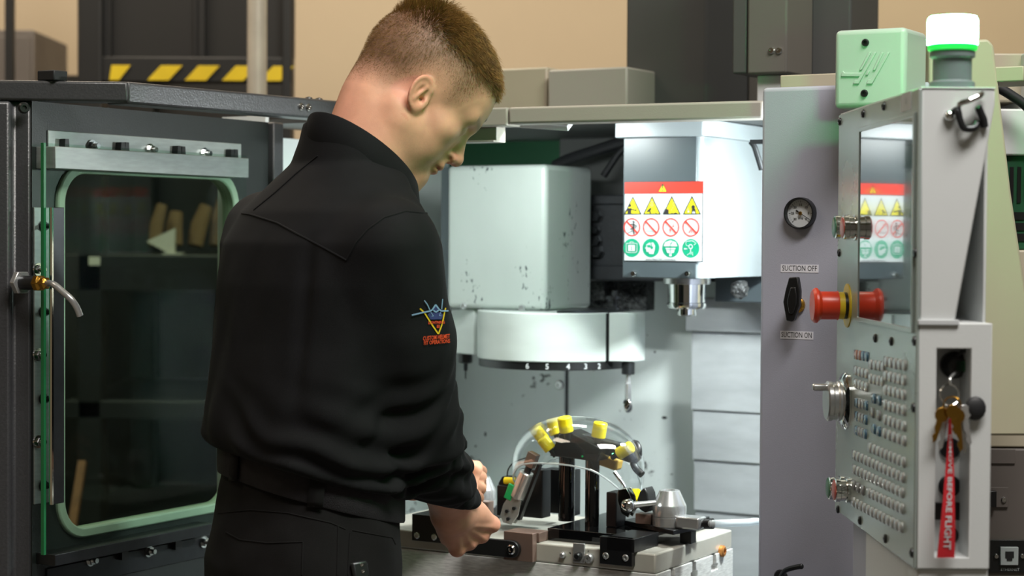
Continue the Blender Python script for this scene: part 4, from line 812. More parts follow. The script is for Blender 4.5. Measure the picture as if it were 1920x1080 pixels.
# latch near the top of the side
lc = ps(1820, 212)
la = part(pen, 'latch', MB().tube(smooth_path([ps(1797, 205, -0.004), ps(1800, 195, -0.012), ps(1818, 188, -0.016), ps(1836, 180, -0.014), ps(1842, 176, -0.004)]), 0.0035, 10), 'chrome')
part(la, 'latch_clip', MB().tube(smooth_path([ps(1784, 214, 0.0), ps(1795, 206, -0.008), ps(1800, 225, -0.01), ps(1808, 240, -0.01), ps(1826, 240, -0.008), ps(1832, 230, -0.002)]), 0.004, 10), 'dark_metal')
part(la, 'latch_spring', MB().tube([ps(1834, 200, -0.008), ps(1844, 224, -0.004), ps(1846, 238, -0.002)], 0.0045, 10), 'black_rubber')
part(la, 'latch_pin', MB().ball(ps(1780, 217, -0.002), 0.0065, 12), 'chrome')
# beacon on top
bc = ps(1785, 163, 0.035); bo = V3((bc.x, 0.035, ZT + 0.002)); S = 3600 / (PF @ bo).y
be = thing('signal_beacon', 'glowing green signal beacon on top of the control pendant', 'beacon', bo, PF)
part(be, 'base', MB().lathe([(42 / S, 0), (42 / S, 12 / S), (36 / S, 16 / S), (36 / S, 56 / S), (42 / S, 60 / S), (42 / S, 70 / S), (38 / S, 72 / S)], bo, n=36), 'beacon_base')
part(be, 'rim', MB().lathe([(44 / S, 72 / S), (46 / S, 74 / S), (46 / S, 82 / S), (45 / S, 83 / S)], bo, n=36), 'beacon_rim')
part(be, 'lens', MB().lathe([(46 / S, 83 / S), (46.5 / S, 86 / S), (46.5 / S, 128 / S), (43 / S, 135 / S), (0, 138 / S)], bo, n=36), 'beacon_lens', 0, 'bright glowing lens')
# ------------------------------------------------------------------ bunch of keys with the red ribbon
kr = ps(1780, 740, 0.0); kr = V3((kr.x, -0.002, kr.z))
kbn = thing('key_bunch', 'bunch of keys with a red ribbon hanging in the pendant recess', 'keys', (kr.x, -0.002, ps(1775, 1045, -0.01).z), PF)
def torus(c, R, r, nrm, n=24, m=8):
    x, y, a = frame_of(nrm); mb = MB(); return mb.tube([V3(c) + (x * math.cos(2 * math.pi * i / n) + y * math.sin(2 * math.pi * i / n)) * R for i in range(n + 1)], r, m, cap=False)
part(kbn, 'ring', torus(kr, 0.0125, 0.0012, (0.3, -1, 0.2)), 'chrome')
part(kbn, 'ring', torus(kr + V3((0.002, -0.004, -0.012)), 0.010, 0.001, (-0.5, -1, 0.1)), 'brass')
part(kbn, 'link', MB().tube(smooth_path([pk + V3((0, -0.022, -0.006)), kr + V3((0, -0.002, 0.020)), kr + V3((0, -0.003, 0.012))]), 0.0016, 8), 'satin_metal')
def key_shape(px, py, px2, py2, a, m_, k):
    p = ps(px, py, a); e = ps(px2, py2, a); d = (e - p); L_ = d.length; d.normalize(); n = V3((0, -1, 0)); n = (n - d * n.dot(d)).normalized(); s_ = d.cross(n)
    mb = MB(); hp = [p + (s_ * math.cos(t) * 0.0085 + d * (math.sin(t) * 0.009 + 0.005)) for t in [i * math.pi / 5 for i in range(10)]]
    mb.prism(hp, n * 0.002); w = 0.0035
    bl = [p + d * 0.012 - s_ * w, p + d * L_ * 0.9 - s_ * w, p + d * L_, p + d * L_ * 0.92 + s_ * w * 0.2, p + d * L_ * 0.8 + s_ * w * 0.9, p + d * L_ * 0.7 + s_ * w * 0.2, p + d * L_ * 0.55 + s_ * w, p + d * 0.012 + s_ * w]
    mb.prism(bl, n * 0.0018); part(kbn, 'key', mb, m_, 0.0003)
key_shape(1768, 770, 1748, 830, -0.010, 'brass', 0); key_shape(1775, 772, 1760, 845, -0.006, 'satin_metal', 1); key_shape(1795, 772, 1800, 848, -0.012, 'brass', 2); key_shape(1806, 765, 1817, 838, -0.008, 'satin_metal', 3); key_shape(1800, 770, 1808, 852, -0.004, 'chrome', 4); key_shape(1786, 764, 1790, 815, -0.016, 'brass', 5)
fo = ps(1826, 765, 0.0); part(kbn, 'fob', MB().ball((fo.x, -0.006, fo.z), 0.013, 14, sc=(1, 0.45, 1.1)), 'black_rubber')
rb = MB(); L0_ = [(1779, 1783, 785), (1777, 1786, 830), (1773, 1789, 880), (1768, 1790, 940), (1763, 1791, 990), (1757, 1790, 1046)]
for k, (x0, x1, y) in enumerate(L0_):
    a = -0.018 + 0.006 * math.sin(k * 1.1); rb.v += [tuple(ps(x0, y, a)), tuple(ps(x1, y, a - 0.003 + 0.002 * k))]; rb.v += [tuple(V3(p) + V3((0, 0.0012, 0))) for p in rb.v[-2:]]
for k in range(len(L0_) - 1):
    i = 4 * k
    for f in ((i, i + 1, i + 5, i + 4), (i + 2, i + 6, i + 7, i + 3), (i, i + 4, i + 6, i + 2), (i + 1, i + 3, i + 7, i + 5)): rb.f.append(f); rb.m.append(0); rb.sm.append(True)
ribv = list(rb.v)
rib = part(kbn, 'ribbon', rb, 'red_fabric', 0, 'red ribbon with white lettering')
vs, fs = text_mesh('REMOVE BEFORE FLIGHT', 0.0125, True); w0 = min(p[0] for p in vs); w1 = max(p[0] for p in vs); q = MB(); pts = []
for x, y, z in vs:
    s_ = (x - w0) / (w1 - w0); yy = 815 + s_ * 215; k = max(0, min(len(L0_) - 2, [i for i in range(len(L0_)) if L0_[i][2] <= yy][-1])); t = (yy - L0_[k][2]) / (L0_[k + 1][2] - L0_[k][2])
    A_ = V3(ribv[4 * k]).lerp(V3(ribv[4 * k + 4]), t); Bq = V3(ribv[4 * k + 1]).lerp(V3(ribv[4 * k + 5]), t); pts.append(A_.lerp(Bq, max(0.02, min(0.98, 0.5 + y / 0.020))) + V3((0, -0.0006, 0)))
q.add(pts, fs); part(rib, 'lettering', q, 'white_print')
# ------------------------------------------------------------------ cover and cabinet behind the pendant
YC = 2.86
def pcv(px, py, y=YC): return pw(px, py, y=y)
q = MB().prism([pcv(*p) for p in ((1742, 78), (1853, 73), (1864, 85), (1896, 360), (1938, 640), (1938, 817), (1742, 817))], (0, 0.03, 0))
part(pen, 'arm_cover', MB(), 'beige_paint') if False else None
solo('pendant_arm_cover', q.prism([pcv(*p) for p in ((1800, 817), (1840, 817), (1840, 1500), (1800, 1500))], (0, 0.03, 0)) if False else q, 'beige_paint', 'tall pale cover plate with slanted edge behind the control pendant', 'cover', pcv(1800, 817), I4, 0.004)
YE = 3.05
ec = thing('electrical_cabinet', 'pale electrical cabinet with vents and sockets at the right edge', 'cabinet', (pw(1960, 800, y=YE).x, YE + 0.2, 0), I4)
def pe(px, py, y=YE): return pw(px, py, y=y)
def ebox(x0, y0, x1, y1, name, m_, dy=0.0, dp=0.3, bev=0.003, par=None, lab=None):
    a = pe(x0, y1, YE + dy); b_ = pe(x1, y0, YE + dy); return part(par or ec, name, MB().box((a.x, YE + dy, a.z), (b_.x, YE + dy + dp, b_.z)), m_, bev, lab)
a = pe(1845, 840); b_ = pe(2060, 500)
part(ec, 'lower_body', MB().box((a.x, YE, 0), (b_.x, YE + 0.45, a.z)), 'cabinet_grey', 0.004)
ebox(1850, 470, 2060, 839, 'middle_body', 'beige_paint', 0.0, 0.4)
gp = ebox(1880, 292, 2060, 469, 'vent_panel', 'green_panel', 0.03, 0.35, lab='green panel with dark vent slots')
ebox(1858, 205, 2060, 291, 'upper_body', 'light_paint', 0.02, 0.35)
ebox(1850, 100, 1921, 190, 'top_box', 'beige_paint', 0.08, 0.25); ebox(1923, 98, 2060, 204, 'top_box', 'light_paint', 0.05, 0.3)
for row, (y0, y1, n) in enumerate(((313, 380, 6), (398, 412, 1), (418, 432, 1), (438, 452, 1))):
    for i in range(n):
        x = 1893 + i * 14 if n > 1 else 1888; w = 8 if n > 1 else 60
        ebox(x, y0, x + w, y1, 'vent_slot', 'black_plastic', 0.028, 0.003, 0, gp)
part(ec, 'cable', MB().tube(smooth_path([pe(1850, 160, YE - 0.02), pe(1872, 165, YE - 0.02), pe(1895, 178, YE - 0.02), pe(1925, 200, YE - 0.02), pe(1950, 235, YE - 0.02), pe(1960, 300, YE - 0.01)]), 0.008, 12), 'black_rubber')
ebox(1850, 843, 1904, 869, 'blank_plate', 'cabinet_grey', -0.003, 0.003, 0.0005)
pl = ebox(1850, 914, 1891, 951, 'socket_plate', 'cabinet_grey', -0.004, 0.004, 0.0005); ebox(1850, 921, 1869, 951, 'socket', 'black_plastic', -0.012, 0.008, 0.001, pl)
q = MB(); p = pe(1882, 937, YE - 0.004); screw(q, p, (0, -1, 0), 0.0045, 0.003); part(pl, 'screw', q, 'chrome')
ep = ebox(1846, 1013, 1960, 1073, 'network_plate', 'black_plastic', -0.004, 0.004, 0.0005)
ebox(1876, 1026, 1910, 1060, 'jack_body', 'grey_print', -0.010, 0.006, 0.001, ep)
q = MB().prism([pe(*p, YE - 0.0105) for p in ((1885, 1034), (1901, 1034), (1901, 1046), (1898, 1046), (1898, 1051), (1888, 1051), (1888, 1046), (1885, 1046))], (0, -0.0006, 0)); part(ep, 'jack_port', q, 'black_print')
for px in (1868, 1917): q = MB(); screw(q, pe(px, 1043, YE - 0.004), (0, -1, 0), 0.0042, 0.003); part(ep, 'screw', q, 'chrome')
vs, fs = text_mesh('ETHERNET', 0.0062); o_ = pe(1894, 1068, YE - 0.0045); part(ep, 'lettering', MB().add([o_ + V3((x, 0, y)) for x, y, z in vs], fs), 'grey_print')
# ================================================================== machine table and fixture
TD = pm(1380, 1005, w=W0).y; TD = 0.295; PT = 0.031
tbl = thing('machine_table', 'brushed steel machine table with T-slots under the fixture plate', 'table', (-0.3, 0.12, 0.0))
zt1 = W0 - PT - 0.0005
TU = 0.002; th_ = 0.075
slots = (0.06, 0.14, 0.22); pts = [(0.0, zt1 - th_), (0.0, zt1)]
for s_ in slots: pts += [(s_ - 0.007, zt1), (s_ - 0.007, zt1 - 0.016), (s_ - 0.013, zt1 - 0.016), (s_ - 0.013, zt1 - 0.026), (s_ + 0.013, zt1 - 0.026), (s_ + 0.013, zt1 - 0.016), (s_ + 0.007, zt1 - 0.016), (s_ + 0.007, zt1)]
pts += [(TD, zt1), (TD, zt1 - th_)]
top = MB(); n = len(pts)
P0 = [(-0.60, v + 0.0, z) for v, z in pts]; P1 = [(TU, v + 0.0, z) for v, z in pts]
top.add(P0 + P1, [(i, (i + 1) % n, n + (i + 1) % n, n + i) for i in range(n)] + [tuple(range(n))[::-1], tuple(range(n, 2 * n))])
part(tbl, 'table_top', top, 'brushed_steel', 0.0008)
part(tbl, 'saddle', MB().box((-0.45, 0.03, 0.35), (-0.05, TD - 0.02, zt1 - th_)), 'way_steel', 0.003)
part(tbl, 'machine_base', MB().box((-0.60, 0.0, 0.0), (0.0, 0.80, 0.35)), 'column_grey', 0.005)
# fixture plate
fx = thing('fixture_plate', 'thick grey fixture plate bolted along the machine table', 'plate', (-0.28, 0.12, W0 - PT))
part(fx, 'plate', MB().box((-0.56, 0, W0 - PT), (0, TD, W0)), 'ground_steel', 0.003)
def fr(px, py, off=0.0): return pm(px, py, v=-off)
def fbox(x0, y0, x1, y1, dv, name, m_, vfront=0.0, bev=0.001, par=None, lab=None):
    a = fr(x0, y1, -vfront); b_ = fr(x1, y0, -vfront); return part(par or fx, name, MB().box((min(a.x, b_.x), vfront, min(a.z, b_.z)), (max(a.x, b_.x), vfront + dv, max(a.z, b_.z))), m_, bev, lab)
a = fr(1124, 1056, 0.012); b_ = fr(1185, 1008, 0.012)
br = part(fx, 'black_bracket', MB().box((a.x, -0.012, fr(1155, 1060, 0.012).z), (b_.x, 0.0, fr(1155, 1008, 0.012).z)).box((a.x + 0.012, -0.012, W0 + 0.0005), (b_.x + 0.004, 0.075, fr(1155, 1008, 0.012).z)), 'black_anodised', 0.001, 'black angle bracket with two screws')
for px, py in ((1136, 1042), (1173, 1046)): p = fr(px, py, 0.012); q = MB(); screw(q, (p.x, -0.012, p.z), (0, -1, 0), 0.0055, 0.002); part(br, 'screw', q, 'satin_metal')
p = fr(1057, 1040); part(fx, 'dowel', MB().lathe([(0.005, 0), (0.005, 0.006), (0.003, 0.008)], (p.x, 0, p.z), (0, -1, 0), 14), 'satin_metal')
p = fr(1107, 1046); part(fx, 'bolt_head', MB().lathe([(0.0075, 0), (0.0075, 0.008), (0.006, 0.010), (0.003, 0.010), (0.003, 0.006)], (p.x, 0, p.z), (0, -1, 0), 16), 'satin_metal')
sb_ = fbox(1074, 1020, 1096, 1054, 0.004, 'silver_insert', 'satin_metal', -0.004)
p = fr(1086, 1042, 0.004); part(sb_, 'insert_pin', MB().lathe([(0.006, 0), (0.006, 0.008), (0.004, 0.010)], (p.x, -0.004, p.z), (0, -1, 0), 10), 'dark_metal')
pg = pm(1351, 1033, u=0.0); part(fx, 'orange_plug', MB().lathe([(0.0095, 0), (0.0095, 0.006), (0.007, 0.008), (0.004, 0.008), (0.004, 0.003), (0, 0.003)], (0.0, pg.y, pg.z), (1, 0, 0), 18), 'orange_plug')
a = fr(944, 1048, 0.014); b_ = fr(999, 991, 0.014)
sab = part(fx, 'silver_angle', MB().box((a.x, -0.014, W0 - 0.030), (b_.x, 0.0, W0 + 0.016)).box((a.x, 0.0, W0 + 0.0005), (b_.x + 0.004, 0.03, W0 + 0.016)), 'bronze_block', 0.001, 'polished stop block with rounded lever in front')
la_ = fr(960, 1030, 0.022); ll = fr(870, 1018, 0.022); zl = la_.z; rr = 0.0135
q = MB(); arcp = [(la_.x + rr * math.sin(math.radians(t)), zl + rr * math.cos(math.radians(t))) for t in range(0, 181, 15)]
q.prism([(x, -0.015, z) for x, z in [(ll.x, zl + rr)] + arcp + [(ll.x, zl - rr)]], (0, -0.009, 0)); lv = part(fx, 'stop_lever', q, 'dark_metal', 0.001)
q = MB(); screw(q, (la_.x, -0.024, zl), (0, -1, 0), 0.008, 0.004); part(lv, 'pivot_screw', q, 'chrome')
a = fr(772, 1022, 0.012); b_ = fr(845, 970, 0.012)
lb = part(fx, 'black_bracket', MB().box((a.x, -0.012, fr(800, 1016, 0.012).z), (b_.x, 0.0, fr(800, 966, 0.012).z)).box((a.x, 0.0, W0 + 0.0005), (b_.x, 0.06, fr(800, 966, 0.012).z)), 'black_anodised', 0.001)
for px, py in ((782, 1004), (814, 1007)): p = fr(px, py, 0.012); q = MB(); screw(q, (p.x, -0.012, p.z), (0, -1, 0), 0.0055, 0.002); part(lb, 'screw', q, 'satin_metal')
# ------------------------------------------------------------------ visor holding stand
ZP = W0 + 0.020                                # top of the glossy black base
def onb(px, py): return pm(px, py, w=ZP)
bl = [onb(1008, 1001), onb(1140, 1013), onb(1205, 991), onb(1300, 1001), onb(1318, 985), onb(1240, 962), onb(1060, 955), onb(985, 968)]
st = thing('visor_stand', 'black stand with two posts and yellow pads holding the clear visor', 'stand', onb(1100, 985) - V3((0, 0, 0.0195)))
fl_ = onb(1012, 1001); frp = onb(1136, 1013); u0, u1 = fl_.x, frp.x; v0 = (fl_.y + frp.y) / 2 - 0.0
part(st, 'base_plate', MB().zprism([(u0 - 0.02, 0.03), (u1 + 0.03, 0.03), (u1 + 0.03, TD - 0.004), (u0 - 0.02, TD - 0.004)], W0 + 0.0005, ZP), 'black_gloss', 0.001, 'glossy black base plate')
def post_at(px, pyb): p = onb(px, pyb); return p
S2 = lambda p: 3600 / (M @ V3(p)).y
pA = onb(1062, 976); pB = onb(1110, 985)
zA = pm(1062, 836, v=pA.y).z; zB = pm(1110, 862, v=pB.y).z
part(st, 'post', MB().lathe([(15.5 / S2(pA), 0), (15.5 / S2(pA), zA - ZP)], (pA.x, pA.y, ZP), n=28), 'black_gloss', 0.0005)
part(st, 'post', MB().lathe([(13.5 / S2(pB), 0), (13.5 / S2(pB), zB - ZP)], (pB.x, pB.y, ZP), n=28), 'black_gloss', 0.0005)
pC = onb(1035, 962); zC = pm(1035, 880, v=pC.y).z; pC1 = onb(1082, 962)
part(st, 'rear_block', MB().box((pm(1018, 962, v=pC.y).x, pC.y, ZP), (pm(1048, 962, v=pC.y).x, pC.y + 0.03, zC)), 'black_anodised', 0.001)
part(st, 'rear_block', MB().box((pm(1075, 962, v=pC.y).x, pC.y - 0.01, ZP), (pm(1083, 962, v=pC.y).x, pC.y + 0.01, pm(1080, 880, v=pC.y).z)), 'black_anodised', 0.001)
# cross head: faceted black body
vh_ = (pA.y + pB.y) / 2
def hp(px, py, dv=0.0): return pm(px, py, v=vh_ + dv)
hd_pts = [(1030, 855), (1048, 815), (1062, 808), (1100, 826), (1128, 842), (1118, 866), (1060, 858)]
part(st, 'cross_head', MB().prism([hp(x, y, -0.022) for x, y in hd_pts], (0, 0.05, 0)), 'black_anodised', 0.002, 'black faceted cross head')
part(st, 'head_arm', MB().prism([hp(x, y, 0.0) for x, y in ((1045, 812), (1062, 806), (1180, 838), (1195, 862), (1180, 868), (1120, 848))], (0, 0.02, 0)), 'black_anodised', 0.002)
def pad(px, py, ang, L_, r, dv, tilt=0.0, m_='yellow_rubber'):
    c = hp(px, py, dv); s_ = S2(c); t = math.radians(ang); d = V3((math.cos(t), tilt, math.sin(t))).normalized(); L_ = L_ / s_ * 1.12; r = r / s_ * 1.18
    part(st, 'yellow_pad', MB().lathe([(r * 0.9, -L_ / 2), (r, -L_ / 2 + 0.001), (r, L_ / 2 - 0.002), (r * 0.85, L_ / 2)], c, d, 20), m_)
    part(st, 'pad_stem', MB().cyl(c - d * L_ * 0.5, c - d * (L_ * 0.5 + 0.014), r * 0.45, n=12), 'black_plastic')
pad(1060, 796, 95, 26, 11.5, -0.030, -0.2); pad(1040, 801, 108, 26, 11, 0.02); pad(1024, 832, 125, 24, 10, -0.025, -0.3); pad(1012, 815, 135, 26, 10, 0.03); pad(1124, 806, 80, 26, 11.5, -0.010); pad(1172, 844, 30, 28, 10, 0.0); pad(1190, 842, 25, 14, 11, 0.02)
q = hp(1135, 862, 0.03); part(st, 'amber_block', MB().obox(q, (0.028, 0.012, 0.010), V3((0.97, 0, -0.24)), V3((0, 1, 0)), V3((0.24, 0, 0.97))), 'amber_plastic', 0.004)
# black side blocks that grip the visor ends
def bblk(x0, y0, x1, y1, v, dv, name='side_block', m_='black_anodised', bev=0.0015):
    a = pm(x0, y1, v=v); b_ = pm(x1, y0, v=v); return part(st, name, MB().box((a.x, v, ZP), (b_.x, v + dv, b_.z)), m_, bev)
vR = onb(1140, 988).y; bblk(1136, 924, 1156, 988, vR, 0.035)
part(st, 'clamp_shoe', MB().prism([pm(x, y, v=vR - 0.002) for x, y in ((1199, 922), (1208, 914), (1214, 926), (1217, 950), (1210, 962), (1198, 955), (1194, 936))], (0, 0.03, 0)), 'black_plastic', 0.002)
part(st, 'yellow_pad', MB().cyl(pm(1182, 929, v=vR + 0.012), pm(1197, 929, v=vR + 0.012), 0.011, n=18), 'yellow_rubber')
vL = onb(990, 972).y
bblk(975, 882, 1017, 972, vL + 0.01, 0.03, 'tall_block'); bblk(931, 912, 962, 975, vL, 0.04)
part(st, 'clamp_shoe', MB().prism([pm(x, y, v=vL + 0.012) for x, y in ((934, 905), (941, 893), (955, 894), (962, 905), (962, 930), (932, 930))], (0, 0.022, 0)), 'black_plastic', 0.002)
part(st, 'yellow_pad', MB().cyl(pm(947, 901, v=vL + 0.006), pm(967, 902, v=vL + 0.006), 0.006, n=14), 'yellow_rubber')
part(st, 'wire', MB().tube(smooth_path([pm(951, 895, v=vL + 0.02), pm(953, 880, v=vL + 0.02), pm(965, 866, v=vL + 0.025), pm(988, 858, v=vL + 0.03), pm(1003, 852, v=vL + 0.03)]), 0.0012, 6), 'black_rubber')
# black hook at the right end of the head arm
q = MB().tube(smooth_path([hp(1186, 830, 0.02), hp(1196, 838, 0.015), hp(1196, 856, 0.01), hp(1188, 866, 0.008), hp(1192, 878, 0.006), hp(1204, 890, 0.004)]), [0.003, 0.006, 0.006, 0.007, 0.007, 0.006] + [0.006] * 25, 12)
part(st, 'hook_arm', q, 'black_plastic')
part(st, 'green_led', MB().lathe([(0.002, 0), (0.0015, 0.002), (0, 0.0025)], hp(1092, 856, -0.0225), (0, -1, 0), 10), 'green_tag')
# ------------------------------------------------------------------ the clear visor
c = hp(1085, 872, 0.0); s_ = S2(c); RX = 121 / s_ / math.cos(math.radians(30)) * 0.96; RZ = 92 / s_; RY = 0.075
vz = MB(); nu, nv = 60, 30; c = V3((c.x - 0.004, vh_ + 0.004, c.z))
def edge(t):                                      # lower rim height (as angle below the equator) round the visor
    e = -18 * abs(math.cos(t)) ** 3 + 6 * abs(math.sin(t)) - 8 * max(0, math.cos(t)) ** 2
    return math.radians(e)
for j in range(nv + 1):
    for i in range(nu):
        t = 2 * math.pi * i / nu; p = edge(t) + (math.pi / 2 - edge(t)) * j / nv
        cx = math.copysign(abs(math.cos(p)) ** 0.9, math.cos(p))
        vz.v.append(tuple(c + V3((RX * cx * math.cos(t), RY * cx * math.sin(t), RZ * math.sin(p) * (1.0 if p > 0 else 1.6)))))
for j in range(nv):
    for i in range(nu): vz.f.append((j * nu + i, j * nu + (i + 1) % nu, (j + 1) * nu + (i + 1) % nu, (j + 1) * nu + i)); vz.m.append(0); vz.sm.append(True)
rim = [V3(vz.v[i]) for i in range(nu)] + [V3(vz.v[0])]
vs_ = thing('clear_visor', 'transparent domed visor lying over the black stand', 'visor', V3((c.x, c.y, min(p.z for p in rim))))
sh_ = part(vs_, 'shell', vz, 'visor_clear', 0, sharp=180); so = sh_.modifiers.new('thick', 'SOLIDIFY'); so.thickness = 0.0022; so.offset = -1
part(vs_, 'rim', MB().tube(rim, 0.0014, 6, cap=False), 'hose_clear')
# ------------------------------------------------------------------ toggle clamps
def toggle(px0, py0, px1, py1, v, label, full):
    a = pm(px0, py0, v=v); b_ = pm(px1, py1, v=v); d = (b_ - a).normalized(); L_ = (b_ - a).length; s_ = 1 / S2(a)
    x = V3((0, -1, 0)); y = d.cross(x).normalized()
    t = thing('toggle_clamp', label, 'clamp', V3((b_.x, v, b_.z)), group='toggle clamps on the visor stand')
    if full:
        part(t, 'cylinder', MB().lathe([(13 * s_, 0), (15 * s_, 2 * s_), (15 * s_, 52 * s_), (13 * s_, 54 * s_)], a + d * 26 * s_, d, 26), 'satin_metal')
        part(t, 'rod', MB().cyl(a + d * 6 * s_, a + d * 28 * s_, 7 * s_, n=14), 'dark_metal')
        part(t, 'head_block', MB().obox(a, (8 * s_, 10 * s_, 14 * s_), x, y, d), 'bronze_block', 0.001)
        part(t, 'rear_rail', MB().obox(a + d * 60 * s_ - y * 17 * s_ - x * 0.004, (6 * s_, 3 * s_, 58 * s_), x, y, d), 'black_plastic', 0.0005)
        e = a + d * 84 * s_
        for sgn in (-1, 1): part(t, 'jaw_plate', MB().prism([e + x * sgn * 7 * s_ + y * p * s_ + d * q_ * s_ for p, q_ in ((-13, -8), (13, -8), (19, 18), (17, 40), (6, 50), (-11, 46), (-18, 24))], x * 2.5 * s_ * sgn), 'satin_metal', 0.0005)
        for dx, dz in ((-6, 14), (6, 26), (-2, 38)): part(t, 'pivot_pin', MB().cyl(e + x * 13 * s_ + y * dx * s_ + d * dz * s_, e - x * 9 * s_ + y * dx * s_ + d * dz * s_, 3.4 * s_, n=12), 'dark_metal')
        part(t, 'green_tag', MB().obox(a + d * 74 * s_ + y * 15 * s_ + x * 8 * s_, (3 * s_, 8 * s_, 15 * s_), x, y, d), 'green_tag', 0.0012)
    else:
        for sgn in (-1, 1): part(t, 'jaw_plate', MB().prism([a + x * sgn * 8 * s_ + y * p * s_ + d * q_ * s_ for p, q_ in ((-8, 0), (10, 0), (15, 20), (12, 44), (0, 54), (-12, 40), (-14, 18))], x * 2.5 * s_ * sgn), 'chrome', 0.0005)
        part(t, 'pivot_ring', MB().lathe([(10 * s_, 0), (10 * s_, 6 * s_), (5 * s_, 6 * s_), (5 * s_, 2 * s_), (0, 2 * s_)], a + d * 34 * s_ - y * 6 * s_ + x * 9 * s_, x, 18), 'brass')
        part(t, 'hook_strip', MB().tube(smooth_path([a - d * 2 * s_, a - d * 14 * s_ + y * 5 * s_, a - d * 34 * s_ + y * 16 * s_]), 3.5 * s_, 8), 'chrome')
    return t
toggle(997, 862, 955, 975, vL - 0.028, 'steel toggle clamp with green tag gripping the left end of the visor', True)
toggle(1172, 916, 1182, 968, vR - 0.018, 'open chrome toggle clamp at the right end of the visor', False)
# ------------------------------------------------------------------ knobs with tapered silver caps
def cone_knob(px, pyb, sc, label, lever, vv=None):
    p = onb(px, pyb) if vv is None else pm(px, pyb, v=vv); s_ = sc / S2(p)
    t = thing('cone_knob', label, 'clamp', p, group='tapered silver clamp knobs')
    part(t, 'base_ring', MB().lathe([(32 * s_, 0), (32 * s_, 17 * s_), (31 * s_, 18 * s_)], p, n=36), 'satin_metal')
    part(t, 'cap', MB().lathe([(32 * s_, 18.5 * s_), (32 * s_, 38 * s_), (31 * s_, 40 * s_), (19 * s_, 66 * s_), (17 * s_, 67 * s_), (11 * s_, 67 * s_), (10 * s_, 64 * s_), (0, 64 * s_)], p, n=36), 'satin_metal')
    if lever:
        e = p + V3((-0.010, -0.030, 46 * s_)); b_ = e + V3((-0.030, -0.020, -0.004))
        part(t, 'lever_rod', MB().tube([e, e.lerp(b_, 0.5), b_], [0.0045, 0.0048, 0.006], 12), 'satin_metal'); part(t, 'lever_ball', MB().ball(b_ + (b_ - e).normalized() * 0.008, 0.0118, 20), 'chrome')
    return t, p, s_
zk = ZP
plt = onb(1166, 986); pr_ = [onb(1170, 988), onb(1268, 1003), onb(1322, 990), onb(1300, 982), onb(1215, 972), onb(1170, 975)]
solo('clamp_rail', MB().zprism([(p.x, p.y) for p in (onb(1167, 984), onb(1262, 1004), onb(1324, 992), onb(1225, 972))], ZP + 0.0005, ZP + 0.008).box(V3((onb(1290, 995).x - 0.01, onb(1290, 995).y - 0.01, W0 + 0.0005)), V3((onb(1290, 995).x + 0.01, onb(1290, 995).y + 0.01, ZP + 0.0005))), 'black_anodised', 'flat black rail under the right tapered knob', 'rail', onb(1230, 988), bev=0.001)
ZP0 = ZP; ZP = ZP + 0.0085
def onb(px, py): return pm(px, py, w=ZP)
ck, pk1, sk1 = cone_knob(1255, 985, 1.0, 'tapered silver knob with ball lever beside the clear hose', True)
g = onb(1203, 982); part(ck, 'stop_block', MB().box((pm(1193, 975, v=g.y).x, g.y - 0.004, ZP), (pm(1222, 975, v=g.y).x, g.y + 0.016, pm(1205, 963, v=g.y).z)), 'bronze_block', 0.001)
g = onb(1288, 993); hb_ = part(ck, 'hose_block', MB().box((pm(1266, 985, v=g.y).x, g.y, ZP), (pm(1310, 985, v=g.y).x, g.y + 0.03, pm(1290, 970, v=g.y).z)), 'satin_metal', 0.003)
e = pm(1310, 982, v=g.y + 0.015); e1 = pm(1337, 982, v=g.y + 0.015)
hs = thing('air_hose', 'clear air hose running from the right knob behind the front panel', 'hose', e)
part(hs, 'fitting', MB().lathe([(0.0065, 0.0005), (0.0065, 0.006), (0.0055, 0.007), (0.0055, 0.010), (0.0085, 0.011), (0.0085, (e1 - e).length)], e, e1 - e, 18), 'black_plastic')
q = [e1 - (e1 - e) * 0.2, e1] + [pm(x, y, v=g.y + 0.015 + 0.0016 * (x - 1337)) for x, y in ((1370, 981), (1400, 980), (1425, 979))]; q += [q[-1] + V3((0.02, 0.05, -0.02)), q[-1] + V3((0.03, 0.12, -0.06))]
part(hs, 'tube', MB().tube(smooth_path(q), 0.0062, 14), 'hose_clear')
ZP = ZP0
def onb(px, py): return pm(px, py, w=ZP)
ck2, pk2, sk2 = cone_knob(902, 950, 0.86, 'tapered silver knob beside the man\'s hand', False)
g = onb(915, 957); part(ck2, 'stop_block', MB().box((pm(903, 950, v=g.y).x, g.y - 0.02, pk2.z - 0.012), (pm(926, 950, v=g.y).x, g.y + 0.0, pm(915, 938, v=g.y).z)), 'bronze_block', 0.001)
part(ck2, 'knob_foot', MB().box((pk2.x - 0.03, pk2.y - 0.03, W0 + 0.0005), (pk2.x + 0.03, min(pk2.y + 0.03, 0.4), pk2.z)), 'black_anodised', 0.001)
